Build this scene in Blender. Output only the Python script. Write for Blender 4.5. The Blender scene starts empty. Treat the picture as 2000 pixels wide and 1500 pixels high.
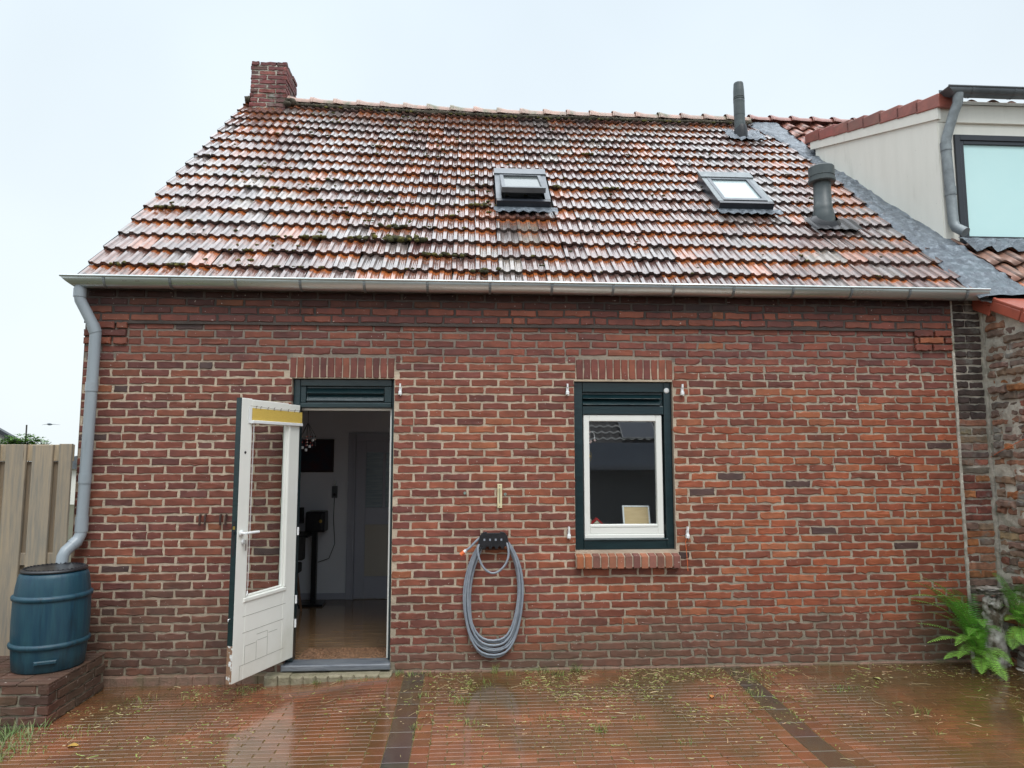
import bpy, bmesh, math, random
from mathutils import Vector, Matrix, noise
R = math.radians
rnd = random.Random(7)
S = bpy.context.scene
COL = S.collection

# ------------------------------------------------------------------ camera, sky, sun, exposure
cam_d = bpy.data.cameras.new("camera"); cam = bpy.data.objects.new("camera", cam_d); COL.objects.link(cam)
cam_d.sensor_width = 36.0; cam_d.lens = 36.0*1350/2000; cam_d.clip_start = 0.05; cam_d.clip_end = 500
cam.location = (0, -5.55, 1.72)
cam.rotation_euler = (R(90+5.77), R(0.04), R(-3.5))
S.camera = cam

W = bpy.data.worlds.new("World"); S.world = W; W.use_nodes = True
nt = W.node_tree; nt.nodes.clear()
out = nt.nodes.new("ShaderNodeOutputWorld")
sky = nt.nodes.new("ShaderNodeTexSky"); sky.sky_type = 'NISHITA'; sky.sun_disc = False
sky.sun_elevation = R(55); sky.sun_rotation = R(200); sky.air_density = 1.0; sky.dust_density = 3.0
b1 = nt.nodes.new("ShaderNodeBackground"); b1.inputs[1].default_value = 0.08
nt.links.new(sky.outputs[0], b1.inputs[0])
tc = nt.nodes.new("ShaderNodeTexCoord"); sp = nt.nodes.new("ShaderNodeSeparateXYZ")
nt.links.new(tc.outputs["Generated"], sp.inputs[0])
rp = nt.nodes.new("ShaderNodeValToRGB"); cr = rp.color_ramp
cr.elements[0].position = 0.0; cr.elements[0].color = (0.655, 0.71, 0.73, 1)
cr.elements[1].position = 1.0; cr.elements[1].color = (2.25, 2.35, 2.45, 1)
for p_, c_ in ((0.22, (0.64, 0.705, 0.735, 1)), (0.58, (0.575, 0.65, 0.705, 1)), (0.68, (0.95, 1.05, 1.12, 1)), (0.8, (1.7, 1.8, 1.9, 1))):
    e = cr.elements.new(p_); e.color = c_
nt.links.new(sp.outputs[2], rp.inputs[0])
nz = nt.nodes.new("ShaderNodeTexNoise"); nz.inputs["Scale"].default_value = 2.2; nz.inputs["Detail"].default_value = 3
nt.links.new(tc.outputs["Generated"], nz.inputs[0])
mr = nt.nodes.new("ShaderNodeMapRange"); mr.inputs[1].default_value = 0.3; mr.inputs[2].default_value = 0.7
mr.inputs[3].default_value = 0.94; mr.inputs[4].default_value = 1.05
nt.links.new(nz.outputs[0], mr.inputs[0])
b2 = nt.nodes.new("ShaderNodeBackground")
nt.links.new(rp.outputs[0], b2.inputs[0]); nt.links.new(mr.outputs[0], b2.inputs[1])
ms = nt.nodes.new("ShaderNodeMixShader"); ms.inputs[0].default_value = 0.9
nt.links.new(b1.outputs[0], ms.inputs[1]); nt.links.new(b2.outputs[0], ms.inputs[2]); nt.links.new(ms.outputs[0], out.inputs[0])

sun_d = bpy.data.lights.new("sun", 'SUN'); sun = bpy.data.objects.new("sun", sun_d); COL.objects.link(sun)
sun_d.energy = 0.8; sun_d.angle = R(25); sun_d.color = (1, 0.97, 0.92)
sun.rotation_euler = (R(35), 0, R(20))          # high behind the photographer, through cloud

S.view_settings.view_transform = 'Standard'; S.view_settings.look = 'None'
S.view_settings.exposure = 0.6; S.view_settings.gamma = 1.0
S.cycles.max_bounces = 10; S.cycles.transparent_max_bounces = 12
S.cycles.use_denoising = True

# ------------------------------------------------------------------ mesh helpers
WORLD = {}
class MB:
    def __init__(s): s.v = []; s.f = []; s.m = []; s.c = []; s.sm = []
    def add(s, vs, fs, mi=0, col=(1, 1, 1), smooth=False):
        b = len(s.v); s.v.extend(tuple(v) for v in vs)
        for f in fs:
            s.f.append([b+i for i in f]); s.m.append(mi); s.c.append(col); s.sm.append(smooth)
    def box(s, x0, x1, y0, y1, z0, z1, mi=0, col=(1, 1, 1), M=None):
        vs = [Vector((x, y, z)) for z in (z0, z1) for y in (y0, y1) for x in (x0, x1)]
        if M is not None: vs = [M @ v for v in vs]
        s.add(vs, [(0, 2, 3, 1), (4, 5, 7, 6), (0, 1, 5, 4), (2, 6, 7, 3), (0, 4, 6, 2), (1, 3, 7, 5)], mi, col)
    def bbox(s, x0, x1, y0, y1, z0, z1, b=0.004, mi=0, col=(1, 1, 1), M=None):   # box with chamfered front (-y) edges and sides
        r = [(x0, z0), (x1, z0), (x1, z1), (x0, z1)]
        i = [(x0+b, z0+b), (x1-b, z0+b), (x1-b, z1-b), (x0+b, z1-b)]
        vs = [Vector((x, y1, z)) for x, z in r]+[Vector((x, y0+b, z)) for x, z in r]+[Vector((x, y0, z)) for x, z in i]
        if M is not None: vs = [M @ v for v in vs]
        fs = [(3, 2, 1, 0), (8, 9, 10, 11)]
        for k in range(4):
            n = (k+1) % 4
            fs += [(k, n, 4+n, 4+k), (4+k, 4+n, 8+n, 8+k)]
        s.add(vs, fs, mi, col)
    def tube(s, pts, r, seg=12, mi=0, col=(1, 1, 1), cap=True):
        pts = [Vector(p) for p in pts]; n = len(pts); rr = r if isinstance(r, (list, tuple)) else [r]*n
        b = []; up = None
        for i, p in enumerate(pts):
            t = (pts[min(i+1, n-1)]-pts[max(i-1, 0)]).normalized()
            if up is None: up = Vector((0, 0, 1)) if abs(t.z) < .9 else Vector((0, 1, 0))
            u = (up-t*up.dot(t)).normalized(); w = t.cross(u); up = u
            for k in range(seg):
                a = 2*math.pi*k/seg; b.append(p+(u*math.cos(a)+w*math.sin(a))*rr[i])
        fs = [(i*seg+k, i*seg+(k+1) % seg, (i+1)*seg+(k+1) % seg, (i+1)*seg+k) for i in range(n-1) for k in range(seg)]
        s.add(b, fs, mi, col, True)
        if cap: s.add(b[:seg], [tuple(range(seg))[::-1]], mi, col); s.add(b[-seg:], [tuple(range(seg))], mi, col)
    def lathe(s, c, prof, seg=32, mi=0, col=(1, 1, 1), axis=None, smooth=True):
        c = Vector(c); M = Matrix.Identity(3) if axis is None else Vector((0, 0, 1)).rotation_difference(Vector(axis)).to_matrix()
        vs = [c+M @ Vector((r*math.cos(2*math.pi*k/seg), r*math.sin(2*math.pi*k/seg), z)) for r, z in prof for k in range(seg)]
        fs = [(i*seg+k, i*seg+(k+1) % seg, (i+1)*seg+(k+1) % seg, (i+1)*seg+k) for i in range(len(prof)-1) for k in range(seg)]
        s.add(vs, fs, mi, col, smooth)
    def blob(s, c, r, sub=2, amp=.3, sc=3, mi=0, col=(1, 1, 1), seed=0, smooth=True):
        bm = bmesh.new(); bmesh.ops.create_icosphere(bm, subdivisions=sub, radius=1)
        r = Vector(r) if isinstance(r, (tuple, list)) else Vector((r, r, r))
        vs = []
        for v in bm.verts:
            k = 1+amp*noise.noise(v.co*sc+Vector((seed*3.1, seed*1.7, 0)))
            vs.append((c[0]+v.co.x*r.x*k, c[1]+v.co.y*r.y*k, c[2]+v.co.z*r.z*k))
        s.add(vs, [[v.index for v in f.verts] for f in bm.faces], mi, col, smooth); bm.free()
    def prism(s, poly, y0, y1, mi=0, col=(1, 1, 1), M=None):   # poly in (x,z), extruded along y
        n = len(poly); vs = [Vector((x, y, z)) for y in (y0, y1) for x, z in poly]
        if M is not None: vs = [M @ v for v in vs]
        fs = [tuple(range(n)), tuple(range(2*n-1, n-1, -1))]+[(k, n+k, n+(k+1) % n, (k+1) % n) for k in range(n)]
        s.add(vs, fs, mi, col)
    def build(s, name, mats, parent=None, **tags):
        me = bpy.data.meshes.new(name)
        off = WORLD.get(parent.name, Vector((0, 0, 0))) if parent else Vector((0, 0, 0))
        me.from_pydata([Vector(v)-off for v in s.v], [], s.f)
        if not isinstance(mats, (list, tuple)): mats = [mats]
        for m in mats: me.materials.append(m)
        me.polygons.foreach_set("material_index", s.m)
        me.polygons.foreach_set("use_smooth", s.sm)
        if any(c != (1, 1, 1) for c in s.c):
            at = me.color_attributes.new("col", 'FLOAT_COLOR', 'CORNER'); buf = []
            for f, c in zip(s.f, s.c): buf.extend((c[0], c[1], c[2], 1.0)*len(f))
            at.data.foreach_set("color", buf)
        me.update()
        o = bpy.data.objects.new(name, me); COL.objects.link(o)
        if parent: o.parent = parent; WORLD[o.name] = off
        for k, v in tags.items(): o[k] = v
        return o
def thing(name, label, cat, loc=(0, 0, 0), group=None):
    o = bpy.data.objects.new(name, None); COL.objects.link(o); o.location = loc; o.empty_display_size = .1
    o["label"] = label; o["category"] = cat; WORLD[o.name] = Vector(loc)
    if group: o["group"] = group
    return o
def dup(root, loc, label, rot=None):
    r = root.copy(); COL.objects.link(r); r.location = loc; r["label"] = label
    if rot is not None: r.rotation_euler = rot
    WORLD[r.name] = Vector(loc)
    for ch in list(root.children):
        c = ch.copy(); COL.objects.link(c); c.parent = r
        for g in ch.children:
            d = g.copy(); COL.objects.link(d); d.parent = c
    return r
def bevel(o, w=.003, seg=2):
    m = o.modifiers.new("bevel", 'BEVEL'); m.width = w; m.segments = seg; m.limit_method = 'ANGLE'; m.angle_limit = R(40)

# ------------------------------------------------------------------ material helper
def mat(name, c1, c2=None, rough=.6, scale=6, detail=5, lo=.35, hi=.65, attr=False, bump=0, bscale=None, stretch=(1, 1, 1), metal=0,
        rough2=None, coat=0, ior=1.5, spots=None, c3=None, s3=1.5, t3=(.55, .7), low=None, spec=None, bdist=.01):
    m = bpy.data.materials.new(name); m.use_nodes = True; n = m.node_tree.nodes; l = m.node_tree.links
    p = n["Principled BSDF"]; p.inputs["Metallic"].default_value = metal; p.inputs["IOR"].default_value = ior
    p.inputs["Roughness"].default_value = rough; p.inputs["Coat Weight"].default_value = coat; p.inputs["Coat Roughness"].default_value = .08
    if spec is not None: p.inputs["Specular IOR Level"].default_value = spec
    g = n.new("ShaderNodeNewGeometry"); mp = n.new("ShaderNodeMapping"); mp.inputs["Scale"].default_value = stretch
    l.new(g.outputs["Position"], mp.inputs[0])
    def nz(sc, d=4):
        t = n.new("ShaderNodeTexNoise"); t.inputs["Scale"].default_value = sc; t.inputs["Detail"].default_value = d
        t.inputs["Roughness"].default_value = .6; l.new(mp.outputs[0], t.inputs[0]); return t.outputs[0]
    def rng(sock, a, b, c=0, d=1):
        t = n.new("ShaderNodeMapRange"); t.inputs[1].default_value = a; t.inputs[2].default_value = b
        t.inputs[3].default_value = c; t.inputs[4].default_value = d; l.new(sock, t.inputs[0]); return t.outputs[0]
    def mix(f, a, b, mode='MIX'):
        t = n.new("ShaderNodeMix"); t.data_type = 'RGBA'; t.blend_type = mode
        for sock, i in ((f, 0), (a, 6), (b, 7)):
            if isinstance(sock, (int, float)): t.inputs[i].default_value = sock
            elif isinstance(sock, tuple): t.inputs[i].default_value = sock+(1,) if len(sock) == 3 else sock
            else: l.new(sock, t.inputs[i])
        return t.outputs[2]
    N1 = nz(scale, detail)
    if attr:
        a = n.new("ShaderNodeAttribute"); a.attribute_name = "col"
        base = mix(rng(N1, lo, hi), mix(1.0, a.outputs[0], c1, 'MULTIPLY'), mix(1.0, a.outputs[0], c2 or c1, 'MULTIPLY'))
    else: base = mix(rng(N1, lo, hi), c1, c2 or c1)
    if c3: base = mix(rng(nz(s3, 6), t3[0], t3[1]), base, c3)
    if low:   # grime / algae near the ground: (z0, z1, colour, strength)
        sx = n.new("ShaderNodeSeparateXYZ"); l.new(g.outputs["Position"], sx.inputs[0])
        f = rng(sx.outputs[2], low[0], low[1], 1, 0); f2 = rng(nz(2.2, 6), .35, .62, 0, low[3])
        mm = n.new("ShaderNodeMath"); mm.operation = 'MULTIPLY'; l.new(f, mm.inputs[0]); l.new(f2, mm.inputs[1])
        base = mix(mm.outputs[0], base, low[2])
    if spots:  # (scale, threshold, colour)
        base = mix(rng(nz(spots[0], 2), spots[1], spots[1]+.04), base, spots[2])
    l.new(base, p.inputs["Base Color"])
    if rough2 is not None: l.new(rng(nz(scale*.5, 3), .35, .65, rough, rough2), p.inputs["Roughness"])
    if bump:
        bn = n.new("ShaderNodeBump"); bn.inputs["Strength"].default_value = bump; bn.inputs["Distance"].default_value = bdist
        l.new(nz(bscale or scale*4, 6), bn.inputs["Height"]); l.new(bn.outputs[0], p.inputs["Normal"])
        if coat: l.new(bn.outputs[0], p.inputs["Coat Normal"])
    return m
def glass_mat(name, ior=1.7, tint=(.9, .95, .95), gloss_rough=.0):
    m = bpy.data.materials.new(name); m.use_nodes = True; n = m.node_tree.nodes; l = m.node_tree.links; n.clear()
    o = n.new("ShaderNodeOutputMaterial"); t = n.new("ShaderNodeBsdfTransparent"); t.inputs[0].default_value = tint+(1,)
    g = n.new("ShaderNodeBsdfGlossy"); g.inputs["Roughness"].default_value = gloss_rough; f = n.new("ShaderNodeFresnel"); f.inputs[0].default_value = ior
    x = n.new("ShaderNodeMixShader"); gm = n.new("ShaderNodeNewGeometry"); mr_ = n.new("ShaderNodeMapRange"); mr_.inputs[3].default_value = ior; mr_.inputs[4].default_value = 1/ior   # same reflectance from both sides
    l.new(gm.outputs["Backfacing"], mr_.inputs[0]); l.new(mr_.outputs[0], f.inputs[0]); l.new(f.outputs[0], x.inputs[0]); l.new(t.outputs[0], x.inputs[1]); l.new(g.outputs[0], x.inputs[2]); l.new(x.outputs[0], o.inputs[0])
    return m

M_brick = mat("brick", (.78, .78, .8), (1.18, 1.12, 1.08), rough=.62, scale=9, attr=True, bump=.5, bscale=60, low=(.0, .75, (.10, .085, .06), .6), spots=(55, .70, (.55, .48, .42)), bdist=.004, spec=.4)
M_mortar = mat("mortar", (1.1, 1.1, 1.1), (.78, .78, .78), rough=.9, scale=5, attr=True, bump=.8, bscale=70, low=(.0, .8, (.16, .14, .095), .8), c3=(.25, .22, .18), s3=.8, t3=(.55, .75))
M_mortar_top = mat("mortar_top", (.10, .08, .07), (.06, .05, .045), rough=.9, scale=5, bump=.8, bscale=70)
M_oldbrick = mat("old_brick", (.6, .6, .6), (1.2, 1.15, 1.1), rough=.75, scale=14, attr=True, bump=.9, bscale=45, c3=(.24, .235, .21), s3=5, t3=(.56, .68), low=(0, 1.0, (.11, .12, .07), .8), bdist=.01)
M_oldmortar = mat("old_mortar", (.66, .62, .53), (.40, .375, .32), rough=.95, scale=9, bump=1, bscale=30, c3=(.10, .11, .06), s3=3, t3=(.55, .7), bdist=.02)
M_tile = mat("roof_tile", (.72, .72, .74), (1.15, 1.12, 1.1), rough=.42, scale=14, attr=True, bump=.35, bscale=120, coat=1.0, ior=1.5, rough2=.22, spots=(38, .64, (.03, .027, .02)), bdist=.002)
M_pantile = mat("pantile", (.75, .75, .75), (1.15, 1.12, 1.1), rough=.45, scale=8, attr=True, bump=.3, bscale=90, coat=.3, c3=(.20, .125, .085), s3=1.6, t3=(.5, .8), bdist=.003)
M_under = mat("roof_underlay", (.02, .016, .014), rough=.9)
M_ridge = mat("ridge_tile", (.42, .24, .18), (.30, .20, .16), rough=.5, scale=9, bump=.4, coat=.3, c3=(.12, .12, .06), s3=5, t3=(.5, .65))
M_ridge2 = mat("ridge_tile_red", (.34, .14, .11), (.26, .11, .09), rough=.45, scale=9, bump=.3, coat=.4)
M_mossmortar = mat("mossy_mortar", (.12, .10, .075), (.05, .045, .03), rough=.95, scale=16, bump=1, bscale=40, bdist=.02)
M_zinc = mat("gutter_zinc", (.62, .66, .66), (.48, .53, .52), rough=.26, scale=3, stretch=(.6, 4, 6), metal=.9, bump=.25, bscale=5, rough2=.38, bdist=.004)
M_zincdark = mat("gutter_zinc_dark", (.16, .175, .19), (.10, .115, .13), rough=.4, scale=4, metal=.4, bump=.1)
M_zincpipe = mat("downpipe_zinc", (.25, .28, .29), (.17, .19, .20), rough=.5, scale=14, metal=.35, bump=.2)
M_pvc = mat("pipe_pvc", (.31, .35, .38), (.26, .30, .33), rough=.3, scale=3, stretch=(3, 3, .5), c3=(.22, .24, .25), s3=6, t3=(.6, .8))
M_lead = mat("lead_flashing", (.16, .19, .22), (.08, .095, .115), rough=.38, scale=13, bump=1.0, bscale=14, c3=(.24, .28, .32), s3=18, t3=(.52, .66), bdist=.04, metal=.2)
M_green = mat("green_paint", (.004, .018, .022), (.008, .029, .034), rough=.28, scale=5, stretch=(1, 1, 9), bump=.35, bscale=18, coat=.3, bdist=.003)
M_white = mat("white_paint", (.84, .85, .80), (.79, .80, .75), rough=.32, scale=2.5, bump=.06, bscale=30, c3=(.6, .6, .5), s3=2, t3=(.6, .85), low=(.1, .6, (.5, .48, .38), .5))
M_peel = mat("peeling_paint", (.7, .72, .7), (.25, .15, .09), rough=.7, scale=16, lo=.48, hi=.52, bump=.6, c3=(.05, .08, .08), s3=11, t3=(.56, .6))
M_cream = mat("cream_board", (.80, .79, .72), (.75, .74, .67), rough=.5, scale=2.5, stretch=(3, 3, .5), c3=(.58, .57, .50), s3=3, t3=(.6, .85), bump=.03, spots=(60, .74, (.3, .3, .27)))
M_yellow = mat("yellow_blind", (.68, .48, .10), (.60, .42, .09), rough=.7, scale=40, stretch=(1, 1, 5), bump=.1)
M_black = mat("black_plastic", (.012, .013, .016), (.02, .021, .025), rough=.35, scale=20, bump=.1)
M_dark = mat("dark_frame", (.018, .022, .03), (.026, .031, .04), rough=.35, scale=4)
M_darkgrey = mat("vent_grey", (.05, .065, .07), (.075, .09, .09), rough=.42, scale=8, bump=.1, c3=(.15, .16, .15), s3=7, t3=(.62, .75))
M_stone = mat("threshold_stone", (.10, .115, .14), (.19, .205, .225), rough=.35, scale=7, stretch=(.5, 3, 3), bump=.5)
M_conc = mat("mossy_concrete", (.32, .28, .20), (.20, .18, .11), rough=.85, scale=9, bump=.9, bscale=40)
M_plinth = mat("plinth_render", (.25, .145, .105), (.16, .11, .075), rough=.7, scale=14, bump=.8, bscale=50, c3=(.13, .13, .06), s3=3, t3=(.5, .7))
M_wood = mat("fence_wood", (.38, .31, .225), (.25, .23, .195), rough=.8, scale=9, stretch=(5, 5, .35), bump=.5, bscale=22, c3=(.40, .30, .19), s3=2, t3=(.55, .75), attr=True, spots=(5.5, .73, (.09, .065, .045)))
M_barrel = mat("barrel_plastic", (.007, .042, .075), (.015, .068, .095), rough=.36, rough2=.5, scale=7, stretch=(4, 4, .35), bump=.3, bscale=14, c3=(.008, .030, .045), s3=6, t3=(.56, .70), low=(.2, .5, (.02, .05, .055), .8))
M_hose = mat("hose_grey", (.27, .30, .34), (.21, .24, .28), rough=.4, scale=20)
M_orange = mat("orange_plastic", (.75, .16, .05), rough=.45)
M_whiteplastic = mat("white_plastic", (.8, .82, .82), rough=.35)
M_creamplastic = mat("cream_plastic", (.72, .66, .42), (.6, .52, .3), rough=.5, scale=20)
M_rust = mat("rusty_iron", (.035, .02, .018), (.07, .03, .02), rough=.8, scale=60, bump=.5)
M_brass = mat("brass", (.6, .42, .12), rough=.3, metal=1)
M_steel = mat("steel", (.6, .6, .6), rough=.3, metal=1)
M_glass = glass_mat("window_glass", 2.25, (.9, .93, .93)); M_doorglass = glass_mat("door_glass", 1.35, (.86, .88, .86)); M_skyglass = glass_mat("skylight_glass", 1.9, (.8, .9, .9), .02)
M_plaster = mat("interior_plaster", (.82, .84, .88), (.78, .80, .85), rough=.9, scale=2)
M_ceiling = mat("ceiling_boards", (.3, .3, .3), rough=.9)
M_laminate = mat("laminate_floor", (.30, .19, .10), (.17, .10, .055), rough=.16, scale=3, stretch=(1, 12, 1), coat=.4)
M_intdoor = mat("interior_door_paint", (.46, .48, .55), (.42, .43, .50), rough=.5, scale=2)
M_intpanel = mat("interior_door_panel", (.50, .47, .41), rough=.5)
M_frost = mat("interior_frosted_pane", (.22, .29, .34), (.34, .42, .46), rough=.25, scale=9, stretch=(.4, 1, 6))
M_coir = mat("coir_mat", (.30, .17, .09), (.12, .065, .035), rough=.95, scale=45, bump=1, bscale=120)
M_blindcyan = mat("frosted_blind", (.56, .82, .82), (.60, .85, .84), rough=.25, scale=1.2)
M_statue = mat("weathered_stone", (.60, .59, .54), (.24, .21, .17), rough=.9, scale=10, bump=1, bscale=26, c3=(.09, .07, .045), s3=8, t3=(.5, .62), bdist=.02)
M_fern = mat("fern_leaf", (.85, .9, .85), (1.15, 1.1, 1.1), rough=.45, scale=7, attr=True)
M_grass = mat("grass_blade", (.8, .8, .8), (1.15, 1.1, 1.1), rough=.6, scale=9, attr=True)
M_moss = mat("moss", (.085, .085, .03), (.045, .042, .018), rough=.95, scale=22, bump=1, bscale=90, attr=True)
M_paver = mat("paver", (.75, .76, .78), (1.15, 1.1, 1.05), rough=.30, rough2=.10, scale=3, attr=True, bump=.16, bscale=60, coat=1.0, c3=(.095, .058, .022), s3=1.0, t3=(.42, .62), bdist=.002)
M_sand = mat("joint_sand", (.17, .115, .06), (.09, .08, .03), rough=.95, spec=.1, scale=6, bump=.6)
M_soil = mat("soil", (.07, .05, .03), (.05, .06, .025), rough=.9, scale=5, bump=.8)

def shade(c, lo=.8, hi=1.25):
    k = rnd.uniform(lo, hi); return tuple(v*k*rnd.uniform(.95, 1.05) for v in c)
# ------------------------------------------------------------------ brickwork made of single bricks with recessed joints
def brick(mb, O, U, N, u0, u1, z0, z1, col, d=0.0, jit=.0018, depth=.09, rnd=rnd, inset=.004, rec=.005, mi=0):
    """one brick: O origin, U along the wall, N outward; d = how far it stands proud"""
    Z = Vector((0, 0, 1)); nx = 6 if (u1-u0) > .12 else 3
    ring = [(u0+(u1-u0)*i/nx, z0) for i in range(nx)]+[(u1, z0), (u1, (z0+z1)/2)]
    ring += [(u1-(u1-u0)*i/nx, z1) for i in range(nx)]+[(u0, z1), (u0, (z0+z1)/2)]
    uc = (u0+u1)/2; zc = (z0+z1)/2; n = len(ring); A = []; B = []; C = []
    for (u, z) in ring:
        u += rnd.gauss(0, jit); z += rnd.gauss(0, jit)
        A.append(O+U*u+Z*z+N*(d-depth)); B.append(O+U*u+Z*z+N*(d-rec))
        ui = u+(inset if u < uc else -inset)*(1 if abs(u-uc) > .02 else 0); zi = z+(inset if z < zc else -inset)*(1 if abs(z-zc) > .01 else 0)
        C.append(O+U*ui+Z*zi+N*(d+rnd.gauss(0, .0009)))
    fs = []
    for k in range(n):
        m = (k+1) % n; fs += [(k, m, n+m, n+k), (n+k, n+m, 2*n+m, 2*n+k)]
    fs.append(tuple(range(2*n, 3*n)))
    mb.add(A+B+C, fs, mi, col)
def cut(segs, a, b):
    o = []
    for (s, e) in segs:
        if b <= s or a >= e: o.append((s, e)); continue
        if s < a: o.append((s, a))
        if b < e: o.append((b, e))
    return o
PAL = [(.196, .060, .042), (.215, .065, .042), (.178, .056, .042), (.230, .072, .045), (.155, .053, .043), (.242, .078, .046)]
ORNG = (.33, .115, .055); DARK = (.095, .056, .05)
def bcol(x, z):
    # the patchwork of the facade: redder and brighter on the right, brown-purple on the left and high up
    c = list(rnd.choice(PAL)); k = rnd.uniform(.85, 1.15)
    warm = max(0, min(1, (x+.6)/2.6))*max(0, min(1, (2.4-z)/.6)); r = rnd.random()
    if r < .02+.09*warm: c = list(ORNG)
    elif r < .02+.09*warm+.009: c = list(DARK)
    else: c = [c[0]*(1+.32*warm), c[1]*(1+.24*warm), c[2]*(1-.06*warm)]
    if x < -1.3: c = [c[0]*.86, c[1]*.90, c[2]*.92]
    st = max(0, min(1, (z-2.83)/.10+.5*noise.noise(Vector((x*2.2, z*6, 1)))))   # eaves shade painted into the courses below the gutter, with black damp staining
    st2 = max(0, min(1, .9*noise.noise(Vector((x*.9+5, z*1.6, 2)))-.12))*(.55 if z < 1.0 else .35)   # soft damp patches
    gr = max(0, min(1, (.42-z)/.12+noise.noise(Vector((x*2, z*3, 8))))) if x > 1.4 else (max(0, min(1, (.75-z)/.3+1.2*noise.noise(Vector((x*2, z*3, 8))))) if x < -1.3 else max(0, min(1, (.28-z)/.15+noise.noise(Vector((x*2, z*3, 8))))))
    c = [v*(1-.7*gr)+w*.7*gr for v, w in zip(c, (.135, .072, .052))]   # grey-brown algae-grimed courses at the foot
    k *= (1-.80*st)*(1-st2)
    return tuple(v*k for v in c)

HX0, HX1 = -3.02, 4.065; DY = 0.0
DOOR = (-1.41, -.603, .07, 2.32); WIN = (.845, 1.658, .955, 2.308)
house = thing("brick_house", "old red brick house with an open door, one window and a mossy orange tiled roof", "house", (0, 0, 0))
mb = MB(); O = Vector((0, 0, 0)); U = Vector((1, 0, 0)); N = Vector((0, -1, 0))
PZ = .0628; PU = .223; z = .068; row = 0
while z < 3.02:
    z1 = z+PZ-.0135; sag = 0
    segs = [(HX0, HX1)]
    for (a, b, c, d) in (DOOR, WIN):
        if z1 > c+.004 and z < d-.01:
            segs = cut(segs, a, b)
    if 2.318 < (z+z1)/2 < 2.492: segs = cut(cut(segs, -1.437, -.597), .858, 1.672)
    if .815 < (z+z1)/2 < .955: segs = cut(segs, .842, 1.675)
    if 2.55 < z < 2.74: segs = [q for (a, b) in segs for q in ([(a, -2.69), (-2.69, b)] if a < -2.69 < b else [(a, b)])]; segs = [q for (a, b) in segs for q in ([(a, 3.735), (3.735, b)] if a < 3.735 < b else [(a, b)])]
    for (a, b) in segs:
        j = (row % 2)*PU/2+(.02 if row % 4 > 1 else 0)
        k = math.floor((a-HX0-j)/PU); u = HX0+j+k*PU
        while u < b:
            u0 = max(u, a)+.004; u1 = min(u+PU-.013, b)-.001
            if rnd.random() < .05 and u1-u0 > .18:
                h = (u0+u1)/2+rnd.uniform(-.01, .01); parts = [(u0, h-.006), (h+.006, u1)]
            else: parts = [(u0, u1)]
            for (p0, p1) in parts:
                if p1-p0 < .022: continue
                xm = (p0+p1)/2; d = rnd.gauss(0, .0012)
                if z > 2.74: d += .022
                elif z > 2.565 and (xm < -2.69 or xm > 3.735): d += .022
                jt = .0020+.0010*(xm > 1.7)+.001*(z < .5)
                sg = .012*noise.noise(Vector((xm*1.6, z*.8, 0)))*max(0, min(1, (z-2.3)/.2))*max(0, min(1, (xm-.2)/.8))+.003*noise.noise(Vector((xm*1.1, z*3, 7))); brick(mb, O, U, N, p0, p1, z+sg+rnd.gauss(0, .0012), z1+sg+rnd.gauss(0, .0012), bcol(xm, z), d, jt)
            u += PU
    z += PZ; row += 1
# soldier courses over the door and the window
for (a, b) in ((-1.433, -.600), (.862, 1.668)):
    n = 14 if a < 0 else 13; w = (b-a)/n
    for i in range(n):
        c = bcol(-2, 2.4) if a < 0 else bcol(0, 2.4); c = tuple(v*1.08 for v in c)
        brick(mb, O, U, N, a+i*w+.004, a+(i+1)*w-.006, 2.326, 2.486, c, rnd.gauss(0, .001))
# joints: front skin just behind the brick faces and reveals round the openings
y = .006; yb = .13
def mcol(x, z):   # the facade was pointed at different times: pale joints on the left, thinner grey ones above and on the right
    n_ = noise.noise(Vector((x*1.3, z*1.3, 4)))*.35; a = max(0, min(1, (z-2.36)/.14+n_)); b = max(0, min(1, (x-1.7)/.5+n_*1.5)); c = max(0, min(1, (.75-z)/.5+n_))
    L_ = (.52, .425, .32); G_ = (.24, .20, .165); T_ = (.40, .345, .265); D_ = (.27, .23, .175)
    o = [L_[k]*(1-b)+T_[k]*b for k in range(3)]; o = [o[k]*(1-c*.75)+D_[k]*c*.75 for k in range(3)]; return tuple(o[k]*(1-a)+G_[k]*a for k in range(3))
def skin(mb, x0, x1, z0, z1, mi=1, yy=y):
    nx = max(1, int((x1-x0)/.09)); nz_ = max(1, int((z1-z0)/.09))
    for i in range(nx):
        for j in range(nz_):
            a, b = x0+(x1-x0)*i/nx, x0+(x1-x0)*(i+1)/nx; c, d = z0+(z1-z0)*j/nz_, z0+(z1-z0)*(j+1)/nz_
            mb.add([(a, yy, c), (b, yy, c), (b, yy, d), (a, yy, d)], [(0, 1, 2, 3)], mi, mcol((a+b)/2, (c+d)/2))
skin(mb, HX0, DOOR[0], .03, 2.74); skin(mb, DOOR[1], WIN[0], .03, 2.74); skin(mb, WIN[1], HX1+.02, .03, 2.74)
skin(mb, DOOR[0], DOOR[1], DOOR[3], 2.74); skin(mb, WIN[0], WIN[1], WIN[3], 2.74); skin(mb, WIN[0], WIN[1], .03, WIN[2])
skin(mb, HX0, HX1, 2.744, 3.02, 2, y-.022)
mb.add([(HX0, y, 2.744), (HX1, y, 2.744), (HX1, y-.022, 2.744), (HX0, y-.022, 2.744)], [(0, 1, 2, 3)], 2)
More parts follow.
